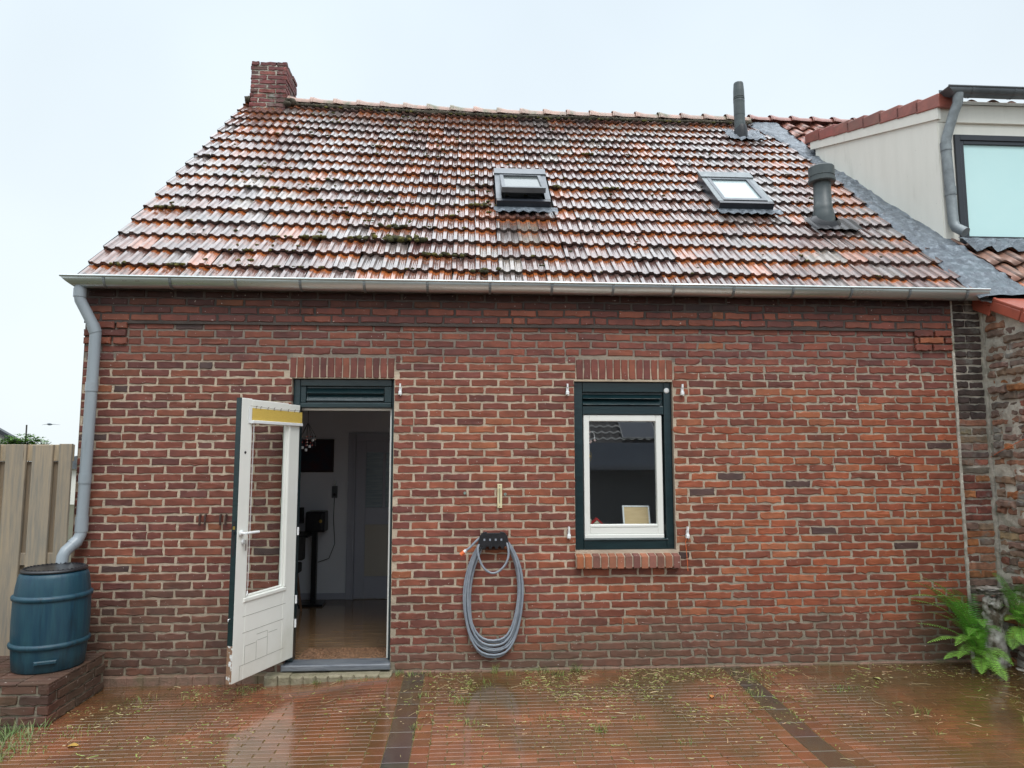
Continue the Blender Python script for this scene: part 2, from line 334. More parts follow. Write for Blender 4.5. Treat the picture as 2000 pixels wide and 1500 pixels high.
for (a, b, c, d) in (DOOR, WIN):
    for q in ([(a, y, c), (a, yb, c), (a, yb, d), (a, y, d)], [(b, y, c), (b, yb, c), (b, yb, d), (b, y, d)], [(a, y, d), (b, y, d), (b, yb, d), (a, yb, d)], [(a, y, c), (b, y, c), (b, yb, c), (a, yb, c)]):
        mb.add(q, [(0, 1, 2, 3)], 1, (.34, .27, .21))
# left return of the corner
O2 = Vector((HX0, 0, 0)); U2 = Vector((0, 1, 0)); N2 = Vector((-1, 0, 0)); z = .068; row = 0
while z < 3.0:
    uu = [(.012, .10)] if row % 2 else [(.10*0+.012, .19)]
    z += PZ; row += 1
mb.add([(HX0+.004, .0, -.05), (HX0+.004, 7.1, -.05), (HX0+.004, 7.1, 3.05), (HX0+.004, 3.45, 6.15), (HX0+.004, .0, 3.05)], [(0, 1, 2, 3, 4)], 1, (.5, .42, .32))
wall = mb.build("facade_wall", [M_brick, M_mortar, M_mortar_top], house)
# gable brick courses on the left side
mb = MB(); z = .07; row = 0
while z < 6.0:
    z1 = z+PZ-.0125; y1 = 7.05; y0 = .09
    if z > 2.95: t = (z-2.95)/3.3; y0 = .1+3.3*t; y1 = 7.05-3.5*t
    u = y0
    while u < y1-.05:
        brick(mb, O2, U2, N2, u, min(u+PU-.013, y1), z, z1, bcol(-2, 2), 0, .0015, rnd=rnd); u += PU if u > y0 else (PU/2 if row % 2 else PU)
    z += PZ; row += 1
mb.build("gable_wall", [M_brick], house)
mb = MB(); mb.box(HX0+.01, HX1, 6.9, 7.1, 0, 3.1); mb.box(HX1+.01, HX1+.1, .13, 7.1, 0, 3.0); mb.build("rear_wall", M_oldmortar, house)
# mortar seam at the right and plinth
mb = MB()
for i in range(40):
    z0 = .07+i*.0735; mb.box(HX1+.001, HX1+.024+rnd.uniform(-.004, .004), -.006+rnd.uniform(-.003, .003), .05, z0, z0+.0733)
mb.build("mortar_seam", M_oldmortar, house)
mb = MB(); x = -2.9
while x < 4.0:
    x1 = min(x+.12, 4.06)
    if not (-1.52 < x < -.6):
        t = .045 if x < -1.4 else .018; h = .066 if x < -1.4 else .062+rnd.uniform(-.006, .004)
        mb.bbox(x, x1+.001, -t-rnd.uniform(0, .004), .005, -.08, h-rnd.uniform(0, .003), .006)
    x += .12
    if -1.53 < x < -1.41: mb.build("plinth", M_plinth, house); mb = MB()
mb.build("plinth", M_plinth, house)

# window sill of bricks on edge
mb = MB(); n = 13; a, b = .842, 1.676; w = (b-a)/n
for i in range(n):
    c = shade(rnd.choice([(.24, .10, .075), (.20, .09, .07), (.30, .12, .07), (.36, .13, .06)]), .9, 1.2)
    x0 = a+i*w+.005; x1 = a+(i+1)*w-.006; dz = rnd.gauss(0, .002)
    vs = [(x0, .09, .945), (x1, .09, .945), (x1, -.062, .918+dz), (x0, -.062, .918+dz), (x0, .0, .815), (x1, .0, .815), (x1, -.062, .822+dz), (x0, -.062, .822+dz), (x0, .09, .83), (x1, .09, .83)]
    mb.add(vs, [(0, 3, 2, 1), (3, 7, 6, 2), (7, 4, 5, 6), (0, 8, 4, 7, 3), (1, 2, 6, 5, 9)], 0, c)
mb.add([(a, .09, .938), (b, .09, .938), (b, -.052, .911), (a, -.052, .911), (a, -.052, .83), (b, -.052, .83), (a, .0, .822), (b, 0, .822)], [(0, 3, 2, 1), (3, 4, 5, 2), (4, 6, 7, 5)], 1, (.5, .42, .32))
o = mb.build("window_sill", [M_brick, M_mortar], house); bevel(o, .004)

# ------------------------------------------------------------------ roof
AN = R(42.4); CA, SA = math.cos(AN), math.sin(AN); YE, ZE = -.151, 3.056; RS = 4.79
def P(x, s, h): return Vector((x, YE+s*CA-h*SA, ZE+s*SA+h*CA))
def kx(x): return 1+.068*max(0, min(1, (.3-x)/3.3))
def xedge(s): # our tiles stop here, the lead begins
    if s < 2.9: return 4.25-.06*min(1, s/1.8)
    return 4.19-.24*(s-2.9)/1.9-.15*max(0, (s-3.9)/.9)
def prof_double(u):
    t = (2*u) % 1.0; A = .021
    if t < .34: return A-.0012*(1 if .13 < t < .2 else 0)
    q = (t-.34)/.66
    return A*(1-min(1, math.sin(math.pi*q)**.55*1.02))+.0028*(math.cos(6.283*3*q) > .2)*(math.sin(math.pi*q) > .5)
def prof_pan(u): return .022*math.sin(2*math.pi*u)+.012*math.sin(4*math.pi*u+.6)*.3+.01
def tiles(mb, Pf, x0, x1, s0, rows, g, w, prof, nu, colf, xl=None, xr=None, kf=lambda x: 1, skip=None, lip=.030, thick=.027, stag=0, jit=1, flat=False):
    for r in range(rows):
        off = (r % 2)*stag*w
        i0 = 0; n = int((x1-x0)/w)+2
        for i in range(-1, n):
            xa = x0+i*w-off; sa = s0+r*g
            if xa+w < x0-.001 or xa > x1: continue
            if skip and skip(xa+w/2, sa+g/2): continue
            sm = sa+g*.5
            if xr and xa > xr(sm): continue
            if xl and xa+w < xl(sm): continue
            dh = rnd.gauss(0, .0022)*jit; ds = rnd.gauss(0, .006)*jit; dx = rnd.gauss(0, .0015)*jit; tw = rnd.gauss(0, .004)*jit; col, colo = colf(xa, sa)
            lvls = [0, .50, .82, 1.1]; vs = []
            for li, lv in enumerate(lvls):
                for k in range(nu+1):
                    u = k/nu; x = xa+.001+u*(w-.002)+dx+tw*lv
                    s_ = sa+lv*g+ds
                    x = max(x0, x)
                    if xr: x = min(x, xr(s_))
                    else: x = min(x, x1)
                    if xl: x = max(x, xl(s_))
                    h = prof(u)+dh-lip*lv-.02+.02
                    vs.append(Pf(x, s_*kf(x), h))
            b = len(mb.v); M = nu+1
            for k in range(nu+1):
                u = k/nu; v = vs[k]; x = v.x; s_ = sa+ds+.004
                vs.append(Pf(x, s_*kf(x), prof(u)*.92+dh-thick))
            f1 = [(l_*M+k, l_*M+k+1, (l_+1)*M+k+1, (l_+1)*M+k) for l_ in (0,) for k in range(nu)]
            f2 = [(1*M+k, 1*M+k+1, 2*M+k+1, 2*M+k) for k in range(nu)]
            f3 = [(2*M+k, 2*M+k+1, 3*M+k+1, 3*M+k) for k in range(nu)]
            f4 = [(4*M+k, 4*M+k+1, k+1, k) for k in range(nu)]
            f5 = [(4*M, 0, M), (4*M+nu, M+nu, nu)]
            mid = tuple(a*.7+b_*.3 for a, b_ in zip(col, colo))
            mb.add(vs, [], 0)
            bb = len(mb.v)-len(vs)
            stk = [1.0 if k else .45 for k in range(nu)]
            if flat:
                for k in range(nu): stk[k] *= rnd.choice([1, 1, 1.1, .9, .8, .62])
            for fs, c in ((f1, col), (f2, mid), (f3, colo), (f4, tuple(v*.5 for v in col)), (f5, col)):
                for k, f in enumerate(fs):
                    mb.f.append([bb+i_ for i_ in f]); mb.m.append(0); q_ = stk[k] if k < nu else 1; mb.c.append((c[0]*q_, c[1]*q_, c[2]*q_)); mb.sm.append(not flat and fs is not f4 and fs is not f5)
def tcol(x, s):
    r = rnd.random(); nv = noise.noise(Vector((x*.7, s*.7, 3)))
    a = [(.165, .085, .068), (.17, .11, .095), (.125, .065, .055), (.19, .09, .065), (.16, .125, .112)][int(rnd.random()*5)]
    if r < .045+.05*max(0, -nv): a = (.36, .12, .05)
    elif r < .10: a = (.14, .06, .05)
    if nv > .3 and r > .7: a = (.24, .20, .165)
    o = (.42, .125, .035) if rnd.random() < .62 else tuple(v*1.1 for v in a)
    k = rnd.uniform(.85, 1.15)
    return tuple(v*k for v in a), tuple(v*k for v in o)
GA = .272; TW = .193; NR = 18
mb = MB()
tiles(mb, P, -3.045, 4.3, -.03, NR, GA, TW, prof_double, 26, tcol, xr=xedge, kf=kx, flat=True, skip=lambda x, s: (.27 < x < .75 and 1.65 < s < 2.4) or (2.5 < x < 3.0 and 1.7 < s < 2.45))
L = [(-3.04, -.03), (.3, -.03), (4.6, -.03), (4.6, 4.78), (.3, 4.78), (-3.04, 4.78)]
mb.add([P(x, s*kx(x), -.032) for x, s in L], [(0, 1, 4, 5), (1, 2, 3, 4)], 1)
rl = P(-3.04, 4.78*kx(-3.04), -.03); rm = P(.3, 4.78, -.03); rr = P(7.6, 4.78, -.03)
mb.add([rl, rm, P(4.6, 4.78, -.03), (4.6, 7.3, 2.95), (.3, 7.3, 2.95), (-3.04, 7.3, 2.95)], [(0, 1, 4, 5), (1, 2, 3, 4)], 1)
roof = mb.build("roof", [M_tile, M_under], house)
# barge edge on the left: the tile ends closed with a board
mb = MB(); a_ = P(-3.035, -.02, -.04); b_ = P(-3.035, 4.8*kx(-3.04), -.04)
mb.add([a_, b_, b_-Vector((0, 0, .09)), a_-Vector((0, 0, .07)), a_+Vector((.03, 0, 0)), b_+Vector((.03, 0, 0)), b_+Vector((.03, 0, -.09)), a_+Vector((.03, 0, -.07))], [(0, 1, 2, 3), (4, 7, 6, 5), (3, 2, 6, 7)])
mb.build("verge_board", M_dark, house)
def ridge(mb, xa, xb, n, mi, Rf, r=.085):
    w = (xb-xa)/n
    for i in range(n):
        pts = []
        for k in range(4):
            for q in range(11):
                t = k/3; x = xa+(i+t)*w; a = math.pi*q/10; rr_ = (r+.012*(1-t)+(.02 if k == 0 else 0)) if k in (0,) else r+.008*(1-t)
                c = Rf(x); pts.append((x+(.0 if k else -.02), c.y-math.cos(a)*rr_, c.z-.03+math.sin(a)*rr_*.95+rnd.gauss(0, .001)))
        mb.add(pts, [(k*11+q, k*11+q+1, (k+1)*11+q+1, (k+1)*11+q) for k in range(3) for q in range(10)], mi, smooth=True)
        # collar
        c0 = [(xa+i*w-.035, ), (xa+i*w+.012, )]
        vs = []
        for (xx,) in c0:
            for q in range(11):
                a = math.pi*q/10; c = Rf(xx); vs.append((xx, c.y-math.cos(a)*(r+.028), c.z-.03+math.sin(a)*(r+.024)))
        mb.add(vs, [(q, q+1, 12+q, 11+q) for q in range(10)]+[(11+q, 12+q, q+11) for q in range(0)], mi, smooth=True)
        mb.add(vs[11:]+[(c0[1][0], Rf(c0[1][0]).y-math.cos(math.pi*q/10)*r*.9, Rf(c0[1][0]).z-.03+math.sin(math.pi*q/10)*r*.9) for q in range(11)], [(q, q+1, 12+q, 11+q) for q in range(10)], mi)
mb = MB(); Rf = lambda x: P(x, RS*kx(x), .01)
ridge(mb, -2.45, 3.83, 20, 0, Rf)
mb.build("ridge", M_ridge, house)
mb = MB()
x = -3.0
while x < 3.8:
    c = P(x, (RS-.10)*kx(x), .008); mb.blob((c.x, c.y, c.z), (.05, .04, .022+.014*rnd.random()), 2, .7, 2.5, seed=x); x += .05
mb.build("ridge_mortar", M_mossmortar, house)
# chimney
ch = MB()
CX0, CX1, CY0, CY1, CZ0, CZ1 = -2.945, -2.475, 3.42, 3.98, 6.2, 6.93
z = CZ0; row = 0
GR = lambda: shade(rnd.choice([(.20, .06, .06), (.17, .06, .06), (.14, .07, .065), (.23, .075, .065)]), .8, 1.2)
while z < CZ1-.02:
    for (Oo, Uu, Nn, ln) in ((Vector((CX0, CY0, 0)), Vector((1, 0, 0)), Vector((0, -1, 0)), CX1-CX0), (Vector((CX1, CY0, 0)), Vector((0, 1, 0)), Vector((1, 0, 0)), CY1-CY0), (Vector((CX0, CY1, 0)), Vector((0, -1, 0)), Vector((-1, 0, 0)), CY1-CY0)):
        u = -(row % 2)*.11+.0
        while u < ln-.02:
            u0 = max(u, .0)+.003; u1 = min(u+.212, ln)-.002
            if u1-u0 > .03: brick(ch, Oo, Uu, Nn, u0, u1, z, z+.052, GR(), rnd.gauss(0, .004), .003, depth=.05, rec=.012)
            u += .222
    z += .064; row += 1
ch.box(CX0+.012, CX1-.012, CY0+.012, CY1-.012, CZ0-.4, CZ1-.015, 1)
chim = ch.build("chimney", [M_oldbrick, M_oldmortar], house)
mb = MB()
for i in range(26):
    t = i/25; x = CX0-.05+t*(CX1-CX0+.12); c = P(x, (RS-.09)*kx(x)+.0, .03); mb.blob((c.x, c.y-.02, c.z), (.05, .06, .045), 2, .6, 2.5, seed=i)
for i in range(8): mb.blob((CX1+.02, CY0+.0+i*.06, CZ0+.17+i*.03), (.05, .05, .04), 2, .6, 2.5, seed=i+50)
mb.build("chimney_mortar", M_mossmortar, chim)

# ridge & pantile roof of the neighbour belong to the neighbour (below)
# gutter
def gutter(name, x0, x1, yc, zt, r, m, parent, lip=.012, fall=0):
    mb = MB(); seg = 18; ns = 40; vs = []
    for sgn in (0, 1):
        rr_ = r-.004*sgn
        for i in range(ns+1):
            x = x0+(x1-x0)*i/ns; zz = zt+fall*i/ns-.0015*math.sin(i*.9)
            for q in range(seg+1):
                a = math.pi*q/seg; xo = 0
                if i == 0: xo = -.07*(1-math.sin(a))*0
                vs.append((x+(.085*math.sin(a)**1.2 if i == 0 else 0), yc-math.cos(a)*rr_, zz-math.sin(a)*rr_))
    M = seg+1; T = (ns+1)*M; fs = []
    for base in (0, T):
        fs += [(base+i*M+q, base+(i+1)*M+q, base+(i+1)*M+q+1, base+i*M+q+1) for i in range(ns) for q in range(seg)]
    mb.add(vs, fs, smooth=True)
    for i in (0, ns):   # end caps
        xx = x0+(x1-x0)*i/ns; cap = [vs[i*M+q] for q in range(M)]; mb.add(cap, [tuple(range(M))])
    # rolled front bead and back edge
    mb.tube([(x0-.0+(x1-x0)*i/ns, yc-r-.003, zt+fall*i/ns+.004) for i in range(ns+1)], .0095, 8)
    mb.box(x0, x1, yc+r-.004, yc+r, zt, zt+.03)
    return mb.build(name, m, parent)
gut = gutter("gutter", -3.12, 4.285, -.125, 3.072, .074, M_zinc, house, fall=-.008)
mb = MB(); pts = []
for q in range(13):
    a = math.pi*q/12; pts.append((-math.cos(a)*.0785, -math.sin(a)*.0785))
pts = [(-.0785, .012)]+pts+[(.0785, .03)]
def strap(mb, x, yc, zt, w=.02, pts=pts, xo=0):
    vs = []
    for dx in (-w/2, w/2):
        for (a, b) in pts: vs.append((x+dx, yc+a, zt+b))
    n = len(pts); mb.add(vs, [(k, k+1, n+k+1, n+k) for k in range(n-1)])
strap(mb, -2.80, -.125, 3.072)
br0 = mb.build("gutter_bracket", M_zincpipe, gut)
for i in range(1, 15):
    b = br0.copy(); COL.objects.link(b); b.parent = gut; b.location.x = i*.4925; b.location.z = -.008*(i*.4925)/7.4
# fascia board behind the gutter
mb = MB(); mb.box(-3.02, 4.06, -.06, .0, 3.022, 3.050); mb.build("eaves_board", M_under, house)
# grey downpipe
mb = MB()
mb.tube([(-3.005, -.125, 3.03), (-3.005, -.125, 2.93), (-3.0, -.122, 2.90), (-2.905, -.085, 2.70), (-2.893, -.08, 2.66), (-2.913, -.075, 1.16), (-2.915, -.078, 1.12), (-2.925, -.10, 1.075), (-2.965, -.17, 1.01), (-2.972, -.19, .975), (-2.973, -.2, .90)], .0405, 18)
dp = mb.build("downpipe", M_pvc, house)
for (pa, pb) in (((-3.005, -.125, 2.99), (-3.005, -.125, 2.925)), ((-2.915, -.089, 2.72), (-2.893, -.08, 2.655)), ((-2.8985, -.079, 2.27), (-2.8992, -.079, 2.20)), ((-2.907, -.077, 1.57), (-2.908, -.077, 1.50)), ((-2.913, -.075, 1.25), (-2.9135, -.075, 1.14)), ((-2.925, -.10, 1.075), (-2.945, -.13, 1.045))):
    m2 = MB(); m2.tube([pa, pb], .0445, 18); o = m2.build("pipe_socket", M_pvc, dp)

# ------------------------------------------------------------------ door frame and door
mb = MB(); G0, G1 = .055, .15
mb.bbox(DOOR[0]+.001, DOOR[0]+.055, G0, G1, .125, DOOR[3]-.001); mb.bbox(DOOR[1]-.024, DOOR[1]-.001, G0+.01, G1, .125, DOOR[3]-.001)
mb.bbox(DOOR[0]+.056, DOOR[1]-.025, G0, G1, 2.262, DOOR[3]-.001); mb.bbox(DOOR[0]+.056, DOOR[1]-.025, G0-.006, G1, 2.088, 2.128)
mb.bbox(DOOR[0]+.056, DOOR[0]+.10, G0+.006, G1, 2.129, 2.261); mb.bbox(DOOR[1]-.085, DOOR[1]-.025, G0+.006, G1, 2.129, 2.261)
mb.box(DOOR[0]+.10, DOOR[1]-.085, G0+.03, G1, 2.129, 2.261)
# two sloping drip mouldings of the transom panel
for (za, zb) in ((2.248, 2.205), (2.198, 2.145)):
    mb.add([(DOOR[0]+.105, G0+.03, za), (DOOR[1]-.09, G0+.03, za), (DOOR[1]-.09, G0-.004, zb), (DOOR[0]+.105, G0-.004, zb), (DOOR[1]-.09, G0+.03, zb-.006), (DOOR[0]+.105, G0+.03, zb-.006)], [(0, 3, 2, 1), (3, 5, 4, 2), (0, 5, 3), (1, 2, 4)])
frame = mb.build("door_frame", M_green, house); bevel(frame, .002)
mb = MB(); mb.box(-1.35, -.64, .10, .16, 2.070, 2.086); mb.box(-.642, -.628, .10, .16, .13, 2.086); mb.build("rebate_strip", M_white, frame)
mb = MB(); mb.bbox(-1.42, -.598, -.035, .13, .078, .123, .008); mb.build("threshold", M_stone, house)
mb = MB()
for i in range(10): mb.bbox(-1.52+i*.094, -1.52+(i+1)*.094+.001, -.10-rnd.uniform(0, .015), .01, -.05, .072-rnd.uniform(0, .008), .014)
mb.build("doorstep", M_conc, house)

hx, hy = -1.345, .03; dd = Vector((-.3778, -.9259, 0)); nn = Vector((dd.y, -dd.x, 0))   # nn points to the outside face (left/back)
ML = Matrix(((dd.x, nn.x, 0, hx), (dd.y, nn.y, 0, hy), (0, 0, 1, 0), (0, 0, 0, 1)))    # local x = along leaf, y = towards the outer face, z up
LT = .044
def lbox(mb, u0, u1, t0, t1, z0, z1, b=.003, mi=0): mb.bbox(u0, u1, t0, t1, z0, z1, b, mi, M=ML)
gu0, gu1, gz0, gz1 = .145, .562, .722, 1.985
mb = MB()
lbox(mb, 0, gu0, 0, LT-.002, .168, 2.105); lbox(mb, gu1, .672, 0, LT-.002, .168, 2.115)
lbox(mb, gu0, gu1, 0, LT-.002, gz1, 2.11); lbox(mb, gu0, gu1, .0, LT-.002, .168, gz0)
for (a, b, c, d) in ((gu0-.03, gu1+.022, gz0-.03, gz0-.002), (gu0-.03, gu0-.002, gz0, gz1), ):
    lbox(mb, a, b, -.009, 0.001, c, d, .004)
lbox(mb, gu0-.002, gu0+.014, .006, .03, gz0, gz1); lbox(mb, gu1-.014, gu1+.001, .006, .03, gz0, gz1); lbox(mb, gu0, gu1, .006, .03, gz0, gz0+.014)
door = mb.build("door", M_white, house); bevel(door, .0015)
mb = MB()   # thin dark grooves between the boards of the lower panel
for (ua, ub, zc) in ((.11, .585, .595), (.13, .58, .484), (.31, .43, .443), (.20, .30, .425), (.12, .597, .268)): mb.box(ua, ub, -.0012, .0005, zc-.0013, zc+.0013, M=ML)
for (uc, za, zb) in ((.55, .268, .39), (.43, .27, .40), (.31, .27, .44), (.597, .17, .268)): mb.box(uc-.0011, uc+.0011, -.0012, .0005, za, zb, M=ML)
mb.box(.44, .548, -.0012, .0005, .389, .3915, M=ML); mb.box(.315, .42, -.0012, .0005, .398, .4005, M=ML)
mb.build("board_grooves", mat("groove", (.30, .30, .26), rough=.8), door)
mb = MB(); lbox(mb, .002, .6722, LT-.002, LT+.001, .168, .72); lbox(mb, gu1, .6722, LT-.002, LT+.001, .72, 2.115); lbox(mb, .002, gu0, LT-.002, LT+.001, .72, 2.105)
mb.box(.6722, .6755, .001, LT, .42, 2.116, M=ML)
mb.build("outer_face", M_green, door)
mb = MB(); mb.box(.6722, .6753, .001, LT, .168, .4198, M=ML); mb.build("peeling_edge", M_peel, door)
mb = MB(); mb.add([ML @ Vector(v) for v in ((gu0, .018, gz0), (gu1, .018, gz0), (gu1, .018, gz1), (gu0, .018, gz1))], [(3, 2, 1, 0)]); mb.build("glass_pane", M_doorglass, door)
mb = MB(); mb.box(-.012, .57, -.012, -.007, 1.962, 2.048, M=ML)
bl = mb.build("yellow_blind", M_yellow, door)
mb = MB(); mb.bbox(-.012, .578, -.022, -.004, 1.938, 1.961, .003, M=ML); mb.box(.572, .60, -.006, -.002, 1.94, 2.055, M=ML); mb.build("blind_rail", M_whiteplastic, door)
mb = MB()
for u in (.03, .09, .17, .26, .34, .41, .49, .54): mb.tube([ML @ Vector((u, -.014, 2.042)), ML @ Vector((u, -.016, 2.062)), ML @ Vector((u-.012, -.016, 2.064))], .0018, 5)
mb.tube([ML @ Vector((-.01, -.015, 2.06)), ML @ Vector((.28, -.015, 2.052)), ML @ Vector((.60, -.015, 2.062))], .0012, 5)
mb.build("blind_hooks", M_rust, door)
mb = MB(); mb.tube([ML @ Vector((.560, -.014, 1.95)), ML @ Vector((.563, -.014, .76))], .0013, 5); mb.tube([ML @ Vector((.553, -.014, 1.95)), ML @ Vector((.556, -.014, .80))], .0011, 5)
mb.blob(ML @ Vector((.563, -.014, .75)), (.006, .006, .02), 2, 0); mb.build("blind_cord", M_whiteplastic, door)
mb = MB(); mb.tube([ML @ Vector((.636, .0, 1.172)), ML @ Vector((.636, -.045, 1.172))], .009, 10); mb.tube([ML @ Vector((.640, -.045, 1.172)), ML @ Vector((.56, -.047, 1.172)), ML @ Vector((.500, -.045, 1.17))], .0095, 10)
mb.lathe(ML @ Vector((.636, -.004, 1.172)), [(.0, .0), (.022, .0), (.022, .006), (.0, .006)], 20, axis=-nn)
mb.build("handle", M_whiteplastic, door)
mb = MB(); mb.lathe(ML @ Vector((.614, -.004, 1.112)), [(0, 0), (.017, 0), (.017, .006), (0, .006)], 16, axis=-nn); mb.build("escutcheon", M_whiteplastic, door)
mb = MB(); mb.box(.610, .618, -.03, -.004, 1.095, 1.125, M=ML); mb.box(.600, .612, -.024, -.020, 1.05, 1.10, M=ML); mb.build("key", M_steel, door)
mb = MB(); mb.lathe(ML @ Vector((.620, -.001, 1.731)), [(0, .002), (.009, .002), (.010, 0)], 16, axis=-nn); mb.build("peephole", M_black, door)
mb = MB(); mb.box(.6756, .677, .012, .034, 1.02, 1.26, M=ML); mb.box(.677, .688, .018, .026, 1.165, 1.185, M=ML); lk = mb.build("lock_plate", M_black, door)
mb = MB(); mb.box(.6771, .6785, .014, .032, 1.20, 1.222, M=ML); mb.build("lock_bolt", M_brass, lk)
for zc in (.60, 1.12, .42):
    mb = MB(); mb.tube([ML @ Vector((-.012, -.004, zc-.03)), ML @ Vector((-.012, -.004, zc+.03))], .008, 10); mb.build("hinge", M_whiteplastic, door)
mb = MB(); mb.tube([ML @ Vector((.68, LT*.5, .60)), ML @ Vector((.70, LT*.5, .60)), ML @ Vector((.70, LT*.5, .585))], .004, 6); mb.build("hook", M_steel, door)

# ------------------------------------------------------------------ window
a, b, c, d = WIN; mb = MB(); w0 = .075
mb.bbox(a+.001, a+w0, .045, .15, c+.001, d-.001); mb.bbox(b-w0+.012, b-.001, .045, .15, c+.001, d-.001)
mb.bbox(a+w0+.001, b-w0+.011, .045, .15, d-.085, d-.001); mb.bbox(a+w0+.001, b-w0+.011, .049, .15, 2.040, 2.110)
mb.box(a+w0+.001, b-w0+.011, .075, .15, 2.1101, d-.0851); mb.bbox(a+w0+.001, b-w0+.011, .040, .15, c+.001, c+.086)
for (za, zb) in ((2.205, 2.170), (2.165, 2.120)):
    mb.add([(a+w0+.002, .075, za), (b-w0+.01, .075, za), (b-w0-.02, .036, zb), (a+w0+.002, .036, zb), (b-w0-.02, .075, zb-.006), (a+w0+.002, .075, zb-.006)], [(0, 3, 2, 1), (3, 5, 4, 2), (0, 5, 3), (1, 2, 4)])
mb.add([(a+w0, .042, c+.088), (b-w0+.02, .042, c+.088), (b-w0+.02, .028, c+.080), (a+w0, .028, c+.080), (b-w0+.02, .042, c+.074), (a+w0, .042, c+.074)], [(0, 3, 2, 1), (3, 5, 4, 2)])
win = mb.build("window", M_green, house); bevel(win, .002)
mb = MB(); sx0, sx1, sz0, sz1 = .928, 1.577, 1.045, 2.036
mb.bbox(sx0, .975, .058, .11, sz0+.03, sz1, .004); mb.bbox(1.528, sx1, .058, .11, sz0+.03, sz1, .004); mb.bbox(.9752, 1.5278, .058, .11, 1.985, sz1, .004)
mb.bbox(.9752, 1.5278, .058, .11, sz0+.03, 1.128, .004); mb.bbox(sx0, sx1, .050, .11, sz0-.004, sz0+.0292, .004); mb.bbox(.978, 1.525, .054, .0575, 1.131, 1.150, .002); mb.bbox(.9752, 1.5278, .066, .11, 1.1285, 1.152, .003)
sash = mb.build("window_sash", M_white, win); bevel(sash, .002)
mb = MB(); mb.add([(.9745, .085, 1.14), (1.529, .085, 1.14), (1.529, .085, 1.99), (.9745, .085, 1.99)], [(0, 1, 2, 3)]); mb.build("glass_pane", M_glass, win)
mb = MB(); mb.lathe((1.620, .046, 2.238), [(0, .006), (.014, .006), (.023, .002), (.023, 0)], 20, axis=(0, -1, 0)); mb.build("round_badge", M_whiteplastic, win)

# ------------------------------------------------------------------ room behind the door
FZ = .11; BY = 2.45
mb = MB(); mb.box(-2.9, 3.9, .13, BY+.1, FZ-.05, FZ-.003, 1)
for i in range(19):
    x = -2.9-(i*.37 % 1.2)
    while x < 3.9:
        mb.box(max(-2.9, x), min(3.9, x+1.198), .132+i*.125, .132+i*.125+.123, FZ-.0028, FZ, 0, (1, 1, 1)); x += 1.2
mb.build("interior_floor", [M_laminate, M_under], house)
mb = MB(); mb.box(-2.95, 3.95, BY, BY+.1, FZ, 2.6); mb.box(-2.95, -2.85, .29, BY, FZ, 2.6); mb.box(-.30, -.24, .95, BY, FZ, 2.6); mb.box(3.85, 3.95, .29, BY, FZ, 2.6)
for (x0, x1, z0, z1) in ((-2.95, DOOR[0]+.002, FZ, 2.6), (DOOR[1]-.002, WIN[0], FZ, 2.6), (WIN[1], 3.95, FZ, 2.6), (DOOR[0]+.002, DOOR[1]-.002, DOOR[3]-.06, 2.6), (WIN[0], WIN[1], WIN[3]-.1, 2.6), (WIN[0], WIN[1], FZ, WIN[2]+.06)):
    mb.box(x0, x1, .151, .29, z0, z1)
mb.build("interior_wall", M_plaster, house)
mb = MB(); mb.box(-3, 4, .14, BY+.1, 2.6, 2.7); mb.build("interior_ceiling", M_ceiling, house)
mb = MB()
mb.bbox(-1.37, -1.285, BY-.03, BY-.001, FZ, 1.96); mb.bbox(-1.284, -.30, BY-.03, BY-.001, 1.87, 1.96); mb.bbox(-2.9, -1.371, BY-.015, BY-.001, FZ, FZ+.07)
mb.bbox(-1.31, -1.286, BY-.045, BY-.031, FZ, 1.93)
mb.build("interior_door_frame", M_intdoor, house)
mb = MB(); mb.bbox(-1.283, -1.17, BY-.022, BY-.001, FZ+.01, 1.868); mb.bbox(-1.169, -.46, BY-.022, BY-.001, FZ+.01, .36); mb.bbox(-1.169, -.46, BY-.022, BY-.001, .93, 1.12); mb.bbox(-1.169, -.46, BY-.022, BY-.001, 1.74, 1.868)
mb.bbox(-.98, -.95, BY-.022, BY-.001, 1.121, 1.739)
idr = mb.build("interior_door", M_intdoor, house)
mb = MB(); mb.box(-1.169, -.46, BY-.012, BY-.002, .361, .929); mb.build("door_panel", M_intpanel, idr)
mb = MB(); mb.box(-1.169, -.981, BY-.010, BY-.002, 1.121, 1.739); mb.build("frosted_pane", M_frost, idr)
mb = MB(); mb.box(-.949, -.46, BY-.010, BY-.002, 1.121, 1.739); mb.build("frosted_pane", M_frost, idr)
t = thing("doormat", "brown coir doormat lying just inside the open door", "doormat", (-.98, .27, FZ+.001))
mb = MB(); mb.bbox(-1.335, -.645, .135, .42, FZ+.001, FZ+.016, .004); t2 = mb.build("mat_pile", M_coir, t)
mb = MB()
for i in range(1500):
    x = rnd.uniform(-1.33, -.65); yy = rnd.uniform(.14, .415); a = rnd.uniform(0, 6.28); dx = math.cos(a)*.014; dy = math.sin(a)*.014; g_ = rnd.uniform(.5, 1.5)
    mb.add([(x, yy, FZ+.016), (x+.003, yy+.002, FZ+.016), (x+dx, yy+dy, FZ+.024)], [(0, 1, 2)], 0, (.33*g_, .18*g_, .10*g_))
mb.build("mat_fibres", M_grass, t)
t = thing("wall_picture", "dark framed picture hanging on the inner wall behind the bead mobile", "picture", (-1.9, BY, 1.5))
mb = MB(); mb.bbox(-2.10, -1.535, BY-.03, BY-.002, 1.515, 1.885, .006); mb.build("picture_frame", mat("dark_wood", (.03, .015, .02), rough=.5), t)
mb = MB(); mb.box(-2.07, -1.565, BY-.034, BY-.0305, 1.545, 1.855); mb.build("canvas", mat("painting", (.015, .03, .05), (.06, .015, .02), rough=.7, scale=5), t)
